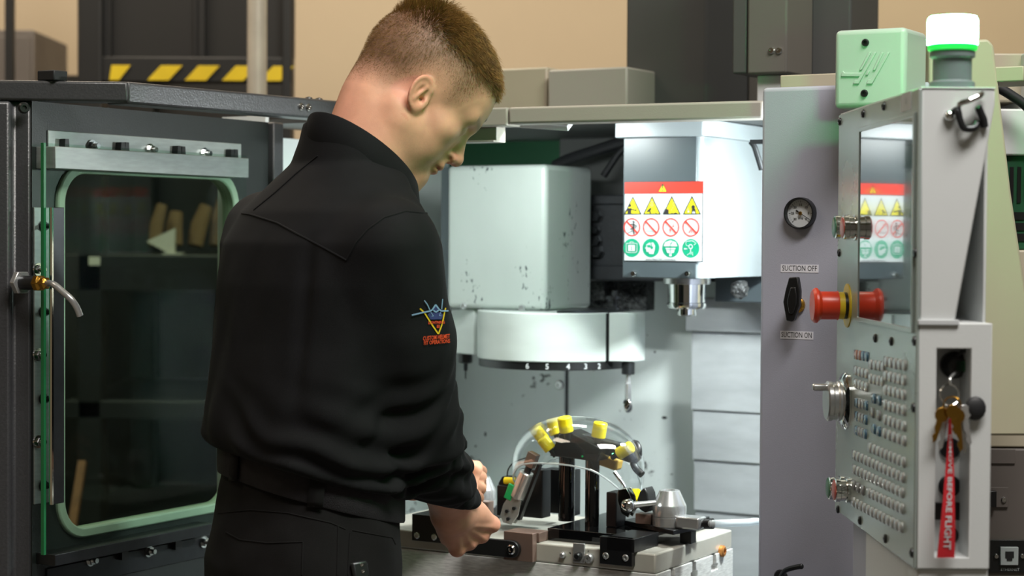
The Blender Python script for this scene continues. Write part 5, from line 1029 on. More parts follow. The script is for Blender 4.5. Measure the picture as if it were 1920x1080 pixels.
# ================================================================== the person
def surface_nets(func, lo, hi, h):
    lo = np.array(lo, np.float32); hi = np.array(hi, np.float32); n = np.ceil((hi - lo) / h).astype(int) + 1
    ax = [lo[i] + h * np.arange(n[i], dtype=np.float32) for i in range(3)]
    X, Y, Z = np.meshgrid(*ax, indexing='ij')
    cs = 4; hc = h * cs; nc = (n + cs - 1) // cs + 1        # coarse pass first, exact values only near the surface
    axc = [lo[i] + hc * np.arange(nc[i], dtype=np.float32) + hc * 0.5 for i in range(3)]
    Xc, Yc, Zc = np.meshgrid(*axc, indexing='ij'); vc = func(np.stack([Xc.ravel(), Yc.ravel(), Zc.ravel()], 1)).reshape(nc).astype(np.float32)
    val = vc.repeat(cs, 0).repeat(cs, 1).repeat(cs, 2)[:n[0], :n[1], :n[2]].copy(); m = np.abs(val) < hc * 1.25 + 0.004
    val[m] = func(np.stack([X[m], Y[m], Z[m]], 1))
    ins = val < 0; c = [slice(0, -1), slice(1, None)]
    corners = [(i, j, k) for i in (0, 1) for j in (0, 1) for k in (0, 1)]
    cnt = sum(ins[c[i], c[j], c[k]].astype(np.int8) for i, j, k in corners); act = (cnt > 0) & (cnt < 8)
    idx = -np.ones(act.shape, np.int64); A = np.argwhere(act); idx[act] = np.arange(len(A))
    acc = np.zeros((len(A), 3), np.float32); num = np.zeros(len(A), np.float32)
    for a in range(8):
        for b in range(a + 1, 8):
            ca, cb = corners[a], corners[b]
            if sum(abs(x - y) for x, y in zip(ca, cb)) != 1: continue
            va = val[A[:, 0] + ca[0], A[:, 1] + ca[1], A[:, 2] + ca[2]]; vb = val[A[:, 0] + cb[0], A[:, 1] + cb[1], A[:, 2] + cb[2]]
            m = (va < 0) != (vb < 0); t = np.where(m, va / np.where(m, va - vb, 1), 0)
            p = np.array(ca, np.float32) + t[:, None] * (np.array(cb, np.float32) - np.array(ca, np.float32))
            acc += p * m[:, None]; num += m
    verts = lo + h * (A + acc / np.maximum(num, 1)[:, None]); quads = []
    for axn in range(3):
        o = [i for i in range(3) if i != axn]; s0 = [slice(None)] * 3; s1 = [slice(None)] * 3; s0[axn] = slice(0, -1); s1[axn] = slice(1, None)
        d = ins[tuple(s0)] != ins[tuple(s1)]; E = np.argwhere(d); E = E[(E[:, o[0]] > 0) & (E[:, o[1]] > 0) & (E[:, o[0]] < n[o[0]] - 1) & (E[:, o[1]] < n[o[1]] - 1)]
        def cell(d0, d1): q = E.copy(); q[:, o[0]] -= d0; q[:, o[1]] -= d1; return idx[q[:, 0], q[:, 1], q[:, 2]]
        q = np.stack([cell(1, 1), cell(0, 1), cell(0, 0), cell(1, 0)], 1); fl = ins[E[:, 0], E[:, 1], E[:, 2]]
        if axn == 1: fl = ~fl
        q[~fl] = q[~fl][:, ::-1]; quads.append(q)
    return verts, np.concatenate(quads)
def smin(a, b, k): h = np.clip(0.5 + 0.5 * (b - a) / k, 0, 1); return b + (a - b) * h - k * h * (1 - h)
def smax(a, b, k): return -smin(-a, -b, k)
def ell(P, c, r, R=None):
    q = P - np.array(c, np.float32)
    if R is not None: q = q @ np.array(R, np.float32)
    r = np.array(r, np.float32); k0 = np.sqrt(((q / r) ** 2).sum(1)); k1 = np.sqrt(((q / (r * r)) ** 2).sum(1)); return k0 * (k0 - 1) / np.maximum(k1, 1e-6)
def cap(P, a, b, ra, rb=None):
    rb = ra if rb is None else rb; a = np.array(a, np.float32); b = np.array(b, np.float32); ba = b - a; q = P - a
    t = np.clip(q @ ba / max(ba @ ba, 1e-9), 0, 1); return np.sqrt(((q - t[:, None] * ba) ** 2).sum(1)) - (ra + (rb - ra) * t)
def chain(P, pts, rs, k=0.01):
    d = None
    for i in range(len(pts) - 1):
        e = cap(P, pts[i], pts[i + 1], rs[i], rs[i + 1]); d = e if d is None else smin(d, e, k)
    return d
TH_ = math.radians(50); FW = np.array([math.sin(TH_), math.cos(TH_), 0], np.float32); RT = np.array([math.cos(TH_), -math.sin(TH_), 0], np.float32)
def tv(v): return np.array(v, np.float32)
def w(px, py, y): return tv(pw(px, py, y=y))
def sections(P, S, sup=2.3):                    # generalised upright cylinder through elliptic sections (z, cx, cy, a, b)
    S = np.array(S, np.float32); z = P[:, 2]; cx = np.interp(z, S[:, 0], S[:, 1]); cy = np.interp(z, S[:, 0], S[:, 2]); a = np.interp(z, S[:, 0], S[:, 3]); b = np.interp(z, S[:, 0], S[:, 4])
    dx = P[:, 0] - cx; dy = P[:, 1] - cy; r = np.abs(dx * RT[0] + dy * RT[1]) / a; f = np.abs(dx * FW[0] + dy * FW[1]) / b
    m = (r ** sup + f ** sup) ** (1 / sup); d = (m - 1) * np.minimum(a, b) * 0.95
    return np.maximum(d, np.maximum(S[0, 0] - z, z - S[-1, 0]))
def nz(P, s, o=0.0):                            # cheap smooth pseudo noise
    x, y, z = P[:, 0] * s + o, P[:, 1] * s + 1.7 * o, P[:, 2] * s - o
    return (np.sin(x * 1.3 + 1.7 * np.sin(y * 0.9 + z * 0.6)) + np.sin(y * 1.7 + 1.3 * np.sin(z * 1.1 + x * 0.5)) + np.sin(z * 1.5 + 1.5 * np.sin(x * 0.8 - y * 0.7))) / 3
# ---- skeleton
HYAW = math.radians(74); HP = math.radians(41)
fh = V3((math.sin(HYAW), math.cos(HYAW), 0)); rh = V3((math.cos(HYAW), -math.sin(HYAW), 0)); uz = V3((0, 0, 1))
hy = fh * math.cos(HP) - uz * math.sin(HP); hz_ = uz * math.cos(HP) + fh * math.sin(HP)
HROT = Matrix((rh, hy, hz_)).transposed()
ear = pw(799, 180, y=2.755); HO = ear - rh * 0.074
HR = np.array(HROT, np.float32); HOn = tv(HO)
def hl(P): return (P - HOn) @ HR                # world -> head space (x right, y forward, z up)
def hw(q): return HO + HROT @ V3(q)
NB = tv(pw(690, 300, y=2.795)); NB[2] = 1.445
# ---- head
def head_sdf(P):
    L = hl(P); x = L[:, 0]; A = L.copy(); A[:, 0] = np.abs(x)
    d = ell(L, (0, -0.012, 0.046), (0.0745, 0.099, 0.093))
    d = smin(d, ell(L, (0, 0.032, 0.044), (0.064, 0.064, 0.066)), 0.03)
    d = smin(d, ell(L, (0, 0.036, -0.030), (0.057, 0.050, 0.062)), 0.03)
    d = smin(d, cap(A, (0.052, 0.000, -0.045), (0.014, 0.070, -0.080), 0.017, 0.015), 0.022)
    d = smin(d, ell(L, (0, 0.075, -0.081), (0.020, 0.017, 0.015)), 0.015)
    d = smin(d, ell(A, (0.046, 0.048, -0.014), (0.020, 0.022, 0.017)), 0.022)
    d = smin(d, cap(A, (0.006, 0.086, 0.026), (0.042, 0.072, 0.028), 0.010, 0.010), 0.016)
    d = smax(d, -ell(A, (0.033, 0.095, 0.008), (0.016, 0.016, 0.012)), 0.010)
    d = smin(d, ell(A, (0.031, 0.071, 0.007), (0.0135, 0.0135, 0.0125)), 0.003)
    d = smin(d, cap(A, (0.018, 0.083, 0.011), (0.044, 0.074, 0.011), 0.0035, 0.003), 0.004)
    d = smin(d, cap(L, (0, 0.083, 0.018), (0, 0.103, -0.021), 0.008, 0.0105), 0.010)
    d = smin(d, ell(L, (0, 0.105, -0.025), (0.0115, 0.0105, 0.0100)), 0.006)
    d = smin(d, ell(A, (0.0125, 0.095, -0.029), (0.0085, 0.0105, 0.0080)), 0.006)
    d = smax(d, -ell(A, (0.0065, 0.097, -0.0375), (0.0042, 0.006, 0.0045)), 0.003)
    d = smin(d, ell(L, (0, 0.085, -0.047), (0.024, 0.011, 0.011)), 0.012)
    d = smin(d, ell(L, (0, 0.0915, -0.0505), (0.021, 0.0075, 0.0048)), 0.006)
    d = smin(d, ell(L, (0, 0.0885, -0.0600), (0.019, 0.0080, 0.0055)), 0.006)
    d = smax(d, -cap(A, (0.0, 0.0985, -0.0552), (0.024, 0.086, -0.0562), 0.0018, 0.0012), 0.0025)
    d = smax(d, -cap(A, (0.017, 0.094, -0.033), (0.034, 0.080, -0.056), 0.0022, 0.0016), 0.007)
    d = smin(d, ell(A, (0.036, 0.042, -0.044), (0.021, 0.030, 0.028)), 0.02)
    # neck
    nk = cap(P, tv(hw((0, -0.030, -0.045))), NB + tv((-0.010, -0.004, 0)), 0.055, 0.060)
    nk = smin(nk, cap(P, tv(hw((0, -0.055, -0.02))), NB + tv((-0.030, -0.02, 0.0)), 0.040, 0.042), 0.03)
    for s in (1, -1):
        nk = smin(nk, cap(P, tv(hw((0.056 * s, -0.022, -0.035))), NB + tv(FW * 0.052 + RT * 0.02 * s + np.array([0, 0, -0.02])), 0.013, 0.011), 0.018)
    nk = smin(nk, cap(P, tv(hw((0, 0.026, -0.085))), NB + tv(FW * 0.048 + np.array([0, 0, -0.01])), 0.020, 0.026), 0.03)
    nk = smin(nk, ell(P, NB + tv((0, 0, -0.06)), (0.07, 0.07, 0.050)), 0.03)
    for s in (1, -1): nk = smin(nk, cap(P, tv(hw((0.040 * s, 0.0, -0.055))), NB + tv(RT * 0.015 * s), 0.030, 0.035), 0.03)
    d = smin(d, nk, 0.022)
    # crease below the jaw
    d = smax(d, -cap(A, (0.062, -0.004, -0.064), (0.030, 0.058, -0.100), 0.0035, 0.003), 0.010)
    d = smax(d, -cap(A, (0.0655, 0.000, -0.012), (0.064, 0.004, -0.060), 0.0018, 0.0016), 0.006)
    # ears
    t = math.radians(16); ce, se = math.cos(t), math.sin(t); ey = ((A[:, 1] + 0.008) * ce + (A[:, 2] + 0.006) * se) / 0.87; ez = (-(A[:, 1] + 0.008) * se + (A[:, 2] + 0.006) * ce) / 0.87; ex = A[:, 0] - 0.076 + 0.35 * (ey + 0.004)
    E = np.stack([ex, ey, ez], 1)
    er = ell(E, (0, 0, 0.002), (0.0065, 0.0205, 0.0310)); er = smin(er, ell(E, (-0.001, 0.004, -0.024), (0.006, 0.010, 0.011)), 0.006)
    ang = np.arctan2(ez - 0.004, ey); rad = np.sqrt((ey / 0.0185) ** 2 + ((ez - 0.004) / 0.0270) ** 2); rim = np.sqrt(((rad - 1) * 0.019) ** 2 + (ex - 0.003) ** 2) - 0.0034
    rim = rim + 0.005 * np.exp(-((ang + 0.05) / 0.38) ** 2)
    er = smax(er, -ell(E, (0.008, 0.003, 0.002), (0.0085, 0.0120, 0.0165)), 0.004)
    er = smin(er, rim, 0.003); er = smin(er, cap(E, (0.003, 0.006, 0.016), (0.003, -0.007, -0.010), 0.0028, 0.0035), 0.004); er = smin(er, ell(E, (0.002, 0.013, -0.006), (0.004, 0.004, 0.006)), 0.004)
    er = smax(er, -ell(E, (0.004, 0.006, -0.004), (0.009, 0.0048, 0.0062)), 0.003)
    d = smin(d, er, 0.004)
    return smax(d, 1.405 - P[:, 2], 0.01)
hv, hq = surface_nets(head_sdf, tuple(HOn - np.array([0.20, 0.19, 0.23])), tuple(HOn + np.array([0.16, 0.19, 0.18])), 0.0022)
# ---- arms
SR = tv((-0.166, 2.642, 1.340)); SL = tv((-0.372, 2.905, 1.355))
ER = w(786, 812, 2.715); WR = w(850, 958, 2.925)
EL = w(520, 790, 3.05); WL = w(822, 902, 3.10)
# ---- right hand (closed on the lever), hand axes from knuckles
K2 = w(924, 984, 2.985); K5 = w(858, 1030, 2.965); mid = (K2 + K5) / 2
hx = (K2 - K5) / np.linalg.norm(K2 - K5); hyv = mid - WR; hyv = hyv - hx * (hyv @ hx); hyv /= np.linalg.norm(hyv); hn = np.cross(hx, hyv)
if hn[1] > 0: hn = -hn                         # back of the hand faces the camera side
def hand_sdf(P, W_, Ks, yv, n, x, thumb, curl):
    d = None
    for i, K in enumerate(Ks):
        e = cap(P, W_ + x * (0.018 - 0.012 * i) + n * 0.001, K - n * 0.004, 0.0175, 0.0125); d = e if d is None else smin(d, e, 0.012)
    d = smin(d, cap(P, W_ - yv * 0.05, W_ + yv * 0.01, 0.0255, 0.026), 0.02)
    pal = (Ks[0] + Ks[3]) / 2 * 0.5 + W_ * 0.5 - n * 0.012; d = smin(d, cap(P, pal + x * 0.02, pal - x * 0.02, 0.020, 0.018), 0.02)
    for i, K in enumerate(Ks):
        d = smin(d, ell(P, K + n * 0.001, (0.0108, 0.0108, 0.0108)), 0.007)
        d = smin(d, cap(P, W_ + x * (0.012 - 0.008 * i) + yv * 0.03 + n * 0.0155, K + n * 0.0065, 0.0025, 0.0032), 0.006)
        L1, L2, L3 = (0.043, 0.048, 0.044, 0.035)[i], (0.026, 0.030, 0.028, 0.021)[i], (0.020, 0.022, 0.021, 0.018)[i]; c1, c2, c3 = curl[i]
        p = K - n * 0.003; fing = None
        for L_, c_, r0, r1 in ((L1, c1, 0.0102, 0.0092), (L2, c2, 0.0092, 0.0084), (L3, c3, 0.0084, 0.0070)):
            a = math.radians(c_); q = p + (yv * math.cos(a) - n * math.sin(a)) * L_; e = cap(P, p, q, r0, r1); fing = e if fing is None else smin(fing, e, 0.003); p = q
        d = smin(d, fing, 0.0045)
    d = smin(d, chain(P, thumb, [0.0175, 0.0130, 0.0105, 0.0088], 0.006), 0.010)
    return d
Ks = [K2, K2 * 0.66 + K5 * 0.34 + hyv * 0.006, K2 * 0.32 + K5 * 0.68 + hyv * 0.003, K5]
th = [WR + hx * 0.022 + hyv * 0.020 - hn * 0.012, WR + hx * 0.036 + hyv * 0.050 - hn * 0.024, WR + hx * 0.030 + hyv * 0.078 - hn * 0.038, WR + hx * 0.016 + hyv * 0.092 - hn * 0.046]
def rhand(P): return smin(hand_sdf(P, WR, Ks, hyv, hn, hx, th, [(72, 165, 225), (74, 166, 226), (76, 168, 228), (80, 170, 230)]), cap(P, WR, ER * 0.35 + WR * 0.65, 0.0265, 0.033), 0.02)
cR = (WR + mid) / 2
rv, rq = surface_nets(rhand, tuple(cR - 0.115), tuple(cR + 0.115), 0.0021)
# ---- left hand: thumb and fingers pinched beside the knob
lyv = tv(M.to_3x3() @ V3((0.75, 0.40, -0.15))); TL = w(884, 893, 3.14); lyv = TL - WL; lyv /= np.linalg.norm(lyv); ln_ = tv((-0.25, -0.85, 0.45)); ln_ -= lyv * (ln_ @ lyv); ln_ /= np.linalg.norm(ln_); lx_ = np.cross(ln_, lyv); 
if lx_[2] < 0: lx_ = -lx_
KL = [WL + lyv * 0.055 + lx_ * (0.026 - 0.018 * i) - (lyv * 0.006 if i == 3 else 0) for i in range(4)]
lt = [WL + lx_ * 0.02 + lyv * 0.012 + ln_ * 0.01, WL + lx_ * 0.018 + lyv * 0.04 + ln_ * 0.022, WL + lx_ * 0.0 + lyv * 0.064 + ln_ * 0.020, w(882, 913, 3.125)]
def lhand(P): return smin(hand_sdf(P, WL, KL, lyv, -ln_ if False else ln_, lx_, lt, [(14, 40, 62), (20, 60, 95), (30, 80, 120), (36, 90, 130)]), cap(P, WL, EL * 0.35 + WL * 0.65, 0.0255, 0.032), 0.02)
cL = WL + lyv * 0.03
lv_, lq_ = surface_nets(lhand, tuple(cL - 0.115), tuple(cL + 0.115), 0.0024)
# ---- inner body below the clothes
TORSO = [(0.93, -0.298, 2.762, 0.168, 0.125), (1.00, -0.294, 2.763, 0.172, 0.130), (1.06, -0.291, 2.765, 0.178, 0.134), (1.12, -0.286, 2.767, 0.180, 0.130), (1.20, -0.279, 2.772, 0.187, 0.126), (1.28, -0.272, 2.777, 0.197, 0.126), (1.34, -0.266, 2.781, 0.197, 0.121), (1.385, -0.262, 2.783, 0.166, 0.104), (1.42, -0.254, 2.786, 0.126, 0.086), (1.455, -0.240, 2.790, 0.088, 0.074), (1.49, -0.226, 2.794, 0.081, 0.080), (1.53, -0.220, 2.797, 0.078, 0.078)]
HIPS = [(0.70, -0.300, 2.755, 0.138, 0.100), (0.80, -0.300, 2.755, 0.156, 0.114), (0.88, -0.299, 2.753, 0.162, 0.120), (0.94, -0.296, 2.758, 0.156, 0.114), (1.00, -0.291, 2.763, 0.146, 0.107), (1.06, -0.291, 2.765, 0.146, 0.107)]
AK = [np.array([-0.300, 2.760, 0], np.float32) + RT * s * 0.115 - FW * 0.02 for s in (1, -1)]
def core(P):
    S = [(a, b, c, d * 0.85, e * 0.85) for a, b, c, d, e in HIPS[:5]] + [(a, b, c, d * 0.76, e * 0.76) for a, b, c, d, e in TORSO[3:9]]
    d = sections(P, S)
    for s_, e_, w_ in ((SR, ER, WR), (SL, EL, WL)): d = smin(d, chain(P, [s_, e_, w_], [0.052, 0.040, 0.027]), 0.03)
    for k, s in enumerate((1, -1)): d = smin(d, chain(P, [np.array([-0.303, 2.756, 0.86], np.float32) + RT * s * 0.085, (AK[k] + np.array([0, 0, 0.48], np.float32) + RT * s * -0.01 + FW * 0.02), AK[k] + np.array([0, 0, 0.06], np.float32)], [0.078, 0.052, 0.036]), 0.03)
    return d
cv, cq = surface_nets(core, (-0.62, 2.48, 0.0), (0.02, 3.20, 1.54), 0.010)
# ---- skin material: stubble and hair fade are colours of the scalp itself
sk = mat('skin', 'd19b80', 0.56, spec=0.35, var=0.10, vscale=38, bump=0.14, bscale=700, sss=0.12, dist=0.001)
nt = sk.node_tree; N = nt.nodes; bs_ = N['Principled BSDF']; src = bs_.inputs['Base Color'].links[0].from_socket
at = N.new('ShaderNodeAttribute'); at.attribute_name = 'scalp'; mx = N.new('ShaderNodeMix'); mx.data_type = 'RGBA'
tx = N.new('ShaderNodeTexNoise'); tx.inputs['Scale'].default_value = 420; tx.inputs['Detail'].default_value = 4; tcx = N.new('ShaderNodeTexCoord'); nt.links.new(tcx.outputs['Object'], tx.inputs['Vector'])
ma = N.new('ShaderNodeMath'); ma.operation = 'MULTIPLY_ADD'; nt.links.new(tx.outputs['Fac'], ma.inputs[0]); ma.inputs[1].default_value = 0.9; ma.inputs[2].default_value = -0.45
mb_ = N.new('ShaderNodeMath'); mb_.operation = 'MULTIPLY_ADD'; nt.links.new(ma.outputs[0], mb_.inputs[0]); mb_.inputs[1].default_value = 0.22; nt.links.new(at.outputs['Fac'], mb_.inputs[2])
mm = N.new('ShaderNodeMath'); mm.operation = 'MULTIPLY'; nt.links.new(mb_.outputs[0], mm.inputs[0]); st_ = N.new('ShaderNodeMath'); st_.operation = 'GREATER_THAN'; nt.links.new(at.outputs['Fac'], st_.inputs[0]); st_.inputs[1].default_value = 0.01; nt.links.new(st_.outputs[0], mm.inputs[1]); mm.use_clamp = True
nt.links.new(mm.outputs[0], mx.inputs[0]); nt.links.new(src, mx.inputs[6]); mx.inputs[7].default_value = (*lin('54402f'), 1)
at2 = N.new('ShaderNodeAttribute'); at2.attribute_name = 'flush'; mx2 = N.new('ShaderNodeMix'); mx2.data_type = 'RGBA'; nt.links.new(at2.outputs['Fac'], mx2.inputs[0]); nt.links.new(mx.outputs[2], mx2.inputs[6]); mx2.inputs[7].default_value = (*lin('bd6a58'), 1)
nt.links.new(mx2.outputs[2], bs_.inputs['Base Color'])
per = thing('person', 'man in a black long sleeved shirt leaning over the machine table', 'person', (-0.30, 2.76, 0), I4)
PB = BASE[per.name]
def np_obj(name, verts, quads, m_, parent, smooth=True):
    me = bpy.data.meshes.new(name); me.from_pydata((verts - tv(BASE[parent.name])).tolist(), [], quads.tolist()); me.materials.append(MATS[m_])
    me.polygons.foreach_set('use_smooth', [smooth] * len(me.polygons)); me.update()
    o = bpy.data.objects.new(name, me); COL.objects.link(o); o.parent = parent; BASE[o.name] = BASE[parent.name]; return o
allv = np.concatenate([hv, rv, lv_, cv]); offs = np.cumsum([0, len(hv), len(rv), len(lv_)])
allq = np.concatenate([hq + offs[0], rq + offs[1], lq_ + offs[2], cq + offs[3]])
body = np_obj('body', allv, allq, 'skin', per)
L = hl(allv); isH = np.arange(len(allv)) < len(hv)
# hair line: rises from the nape over the ear to the temple
y, z, xx = L[:, 1], L[:, 2], np.abs(L[:, 0])
line = np.interp(y, [-0.12, -0.09, -0.05, -0.02, 0.01, 0.03, 0.045, 0.06, 0.08, 0.10], [-0.050, -0.045, -0.028, 0.018, 0.022, 0.004, 0.020, 0.052, 0.078, 0.090])
fade = np.clip((z - line + 0.004) / 0.055, 0, 1) * isH; earm = (xx > 0.0765) & (np.abs(y + 0.008) < 0.024) & (z < 0.028) & (z > -0.045)
brow = np.exp(-(((z - (0.026 + 0.004 * (xx / 0.03))) / 0.0045) ** 2)) * (xx > 0.010) * (xx < 0.050) * (y > 0.06) * isH
sc_ = np.where(earm, 0, fade ** 0.8 * 0.76); sc_ = np.maximum(sc_, brow * 0.6); beard = np.clip((-0.042 - z) / 0.03, 0, 1) * np.clip((y - 0.01) / 0.03, 0, 1) * isH * (L[:, 2] > -0.125) * 0.10; sc_ = np.maximum(sc_, beard)
lips = np.exp(-(((z + 0.0555) / 0.008) ** 2)) * (xx < 0.024) * (y > 0.083) * isH * 0.55; fl_e = earm * 0.28 + np.exp(-(((z + 0.027) / 0.012) ** 2)) * (y > 0.092) * isH * 0.22 + lips
fl_e = fl_e + np.clip((-0.03 - z) / 0.06, 0, 1) * np.clip((-y + 0.02) / 0.05, 0, 1) * isH * 0.22
kn = np.zeros(len(allv)); 
for K in Ks: kn = np.maximum(kn, np.exp(-((np.linalg.norm(allv - K, axis=1) / 0.016) ** 2)) * 0.4)
for nm, arr in (('scalp', sc_), ('flush', np.clip(fl_e + kn, 0, 1))):
    a_ = body.data.attributes.new(nm, 'FLOAT', 'POINT'); a_.data.foreach_set('value', arr.astype(np.float32))
# eyes
for s in (1, -1):
    e = part(per, 'eye', MB().ball(hw((0.031 * s, 0.0715, 0.0055)), 0.0118, 16), 'eye_white')
# ---- hair: short strands grown from the scalp
hm = mat('hair', '80602f', 0.55, var=0.40, vscale=90, spec=0.3)
rs = np.random.RandomState(11); pool = np.where(isH & (fade > 0.04) & ~earm & (np.abs(L[:, 1]) < 0.2))[0]
wt = np.clip((z[pool] - 0.062) / 0.030, 0, 1)
vsH = []; fsH = []
nrm = np.zeros((len(allv), 3), np.float32); tri = allv[allq]; fn = np.cross(tri[:, 2] - tri[:, 0], tri[:, 3] - tri[:, 1])
for k in range(4): np.add.at(nrm, allq[:, k], fn)
nrm /= np.maximum(np.linalg.norm(nrm, axis=1), 1e-9)[:, None]; nl = nrm @ HR
def strand(p, d0, d1, ln, r, seg=4):
    k = len(vsH); side = np.cross(d0, d1 + np.array([0.01, 0.02, 0.03])); side /= max(np.linalg.norm(side), 1e-6); up = np.cross(side, d0)
    pts = [p]; d = d0.copy()
    for i in range(seg): t = (i + 1) / seg; d = d0 * (1 - t) + d1 * t; d /= np.linalg.norm(d); pts.append(pts[-1] + d * ln / seg)
    for i, q in enumerate(pts):
        rr = r * (1 - 0.8 * i / seg)
        for a in (0, 2.094, 4.188): vsH.append(q + (side * math.cos(a) + up * math.sin(a)) * rr)
    for i in range(seg):
        for j in range(3): fsH.append((k + 3 * i + j, k + 3 * i + (j + 1) % 3, k + 3 * i + 3 + (j + 1) % 3, k + 3 * i + 3 + j))
p_top = pool[z[pool] > 0.060 + 0.026 * rs.rand(len(pool))]
for i in rs.choice(p_top, 11000):
    l = L[i]; n_ = nl[i]; t = min(1, max(0, (l[2] - 0.066) / 0.034)); g = min(1, max(0, (l[1] + 0.085) / 0.075)); fr_ = min(1, max(0, (l[1] + 0.02) / 0.09))
    ln = (0.004 + 0.017 * t - 0.004 * t * fr_) * (0.75 + 0.5 * rs.rand())
    comb = np.array([0.35 + 2.0 * l[0], -0.30 + 1.15 * g, 0.30 - 0.55 * g - 0.25 * fr_]) + rs.randn(3) * 0.13
    d0 = n_ * 0.55 + comb * 0.7 + rs.randn(3) * 0.06; d0 /= np.linalg.norm(d0); d1 = comb * 0.9 + n_ * 0.12; d1 /= np.linalg.norm(d1)
    strand(l - n_ * 0.001, d0, d1, ln, 0.00022 + 0.00026 * t)
for i in rs.choice(pool[z[pool] < 0.095], 18000):
    l = L[i]; n_ = nl[i]; f_ = fade[i]; d0 = n_ + np.array([0, 0.1, -0.7]) + rs.randn(3) * 0.2; d0 /= np.linalg.norm(d0); l = l + np.cross(n_, rs.randn(3)) * 0.0013; strand(l - n_ * 0.0005, d0, d0, 0.0010 + 0.0045 * f_ ** 1.8, 0.00017, 1)
# fringe over the forehead
for i in range(700):
    xq = rs.uniform(-0.055, 0.06); yq = 0.083 - 6.0 * xq * xq + rs.randn() * 0.006; b0 = np.array([xq, yq - 0.012, 0.093 + rs.randn() * 0.003]); d0 = np.array([0.25 + xq * 4, 0.75, 0.45]) + rs.randn(3) * 0.12; d0 /= np.linalg.norm(d0); d1 = np.array([0.5 + xq * 4, 0.55, -0.55]) + rs.randn(3) * 0.15; d1 /= np.linalg.norm(d1)
    strand(b0, d0, d1, rs.uniform(0.008, 0.016), 0.00045)
# brows and lashes
for i in range(160):
    s = 1 if i % 2 else -1; t = rs.rand(); b0 = np.array([s * (0.012 + 0.034 * t), 0.095 - 0.018 * t, 0.026 + 0.005 * math.sin(2.5 * t) + rs.randn() * 0.0016]); d0 = np.array([s * 0.8, 0.35, 0.15]) + rs.randn(3) * 0.15; d0 /= np.linalg.norm(d0); strand(b0, d0, d0, 0.006, 0.0003, 1)
hv2 = np.array(vsH, np.float32) @ HR.T + HOn
hair = np_obj('hair', hv2, np.array(fsH), 'hair', body); hair['label'] = 'short brown hair, faded at the sides'; hair['kind'] = 'stuff'
# ---- shirt
PC = np.array([-0.297, 2.762, 0], np.float32)
def belt_z(P): q = P - PC; return 0.998 - 0.26 * (q[:, 0] * FW[0] + q[:, 1] * FW[1]) - 0.10 * (q[:, 0] * RT[0] + q[:, 1] * RT[1])
def shirt_sdf(P):
    d = sections(P, TORSO)
    d = smin(d, chain(P, [SR, (SR + ER) / 2 + tv((0.004, 0, 0)), ER], [0.061, 0.063, 0.057], 0.02), 0.035)
    d2 = chain(P, [ER + (SR - ER) * 0.08, (ER + WR) / 2 + tv((-0.004, -0.004, -0.006)), WR - hyv * 0.004], [0.057, 0.053, 0.041], 0.02); d = smin(d, d2, 0.018)
    d = smin(d, chain(P, [SL, EL, WL - (WL - EL) * 0.1], [0.062, 0.055, 0.042], 0.02), 0.035)
    # cloth folds
    z = P[:, 2]; rr = P[:, 0] * RT[0] + P[:, 1] * RT[1]; ff = P[:, 0] * FW[0] + P[:, 1] * FW[1]
    d = d + 0.0022 * nz(P * np.array([1, 1, 0.45], np.float32), 55, 0.7) * np.clip((1.40 - z) / 0.15, 0.15, 1)
    near = np.exp(-((np.linalg.norm(P - ER, axis=1) / 0.10) ** 2)); t_ = (P - ER) @ tv((ER - WR) / np.linalg.norm(ER - WR))
    d = d + near * 0.0050 * np.sin(t_ * 170 + 3 * nz(P, 30)) + 0.0035 * np.exp(-((np.linalg.norm(P - (WR * 0.75 + ER * 0.25), axis=1) / 0.09) ** 2)) * np.sin(t_ * 210 + 2.5 * nz(P, 26, 2.0))
    low = np.clip((1.16 - z) / 0.14, 0, 1) * np.clip((rr - (PC @ RT) + 0.16) / 0.2, 0, 1)
    d = d + low * 0.0045 * np.sin((z * 0.9 + rr * 0.35) * 150 + 3.0 * nz(P, 22, 1.3))
    d = d + 0.006 * np.exp(-(((rr - (PC @ RT) - 0.115) / 0.012) ** 2)) * np.clip((1.36 - z) / 0.06, 0, 1) * np.clip((z - 1.10) / 0.1, 0, 1) * (ff < (PC @ FW) + 0.02)
    hem = (belt_z(P) + 0.012) - z; d = smax(d, hem, 0.020)
    # neck opening
    q = P - NB; fq = q[:, 0] * FW[0] + q[:, 1] * FW[1]; rq_ = q[:, 0] * RT[0] + q[:, 1] * RT[1]
    d = smax(d, z - (1.458 - 0.72 * fq), 0.004)
    chn = np.sqrt(((fq + 0.004) / 0.076) ** 2 + (rq_ / 0.070) ** 2) - 1; d = smax(d, -np.maximum(chn * 0.07, (1.422 - 0.72 * fq) - z), 0.004)
    cuff = (P - WR) @ hyv - 0.004; arm = np.linalg.norm(P - WR, axis=1) < 0.12; d = np.where(arm, smax(d, cuff, 0.003), d)
    return d
sv, sq2 = surface_nets(shirt_sdf, (-0.62, 2.50, 0.90), (0.02, 3.22, 1.56), 0.0046)
shirt = np_obj('shirt', sv, sq2, 'shirt_black', per); shirt['label'] = 'black long sleeved shirt with a collar'
BV = BVHTree.FromPolygons([V3(p) for p in sv], sq2.tolist())
cb_ = MB(); nC = 72; cprof = [(-0.002, -0.036), (0.0050, -0.036), (0.0065, -0.022), (0.0035, 0.006), (0.0020, 0.0085), (-0.0010, 0.0085), (-0.0020, 0.006)]
for i in range(nC):
    a = 2 * math.pi * i / nC; fq, rq_ = 0.0790 * math.sin(a) - 0.009, 0.0735 * math.cos(a); n_ = V3(FW * math.sin(a) + RT * math.cos(a)); p = V3(NB) + V3(FW) * fq + V3(RT) * rq_; p.z = 1.455 - 0.72 * fq
    for o_, h_ in cprof: q = p + n_ * o_; cb_.v.append((q.x, q.y, q.z + h_))
kC = len(cprof)
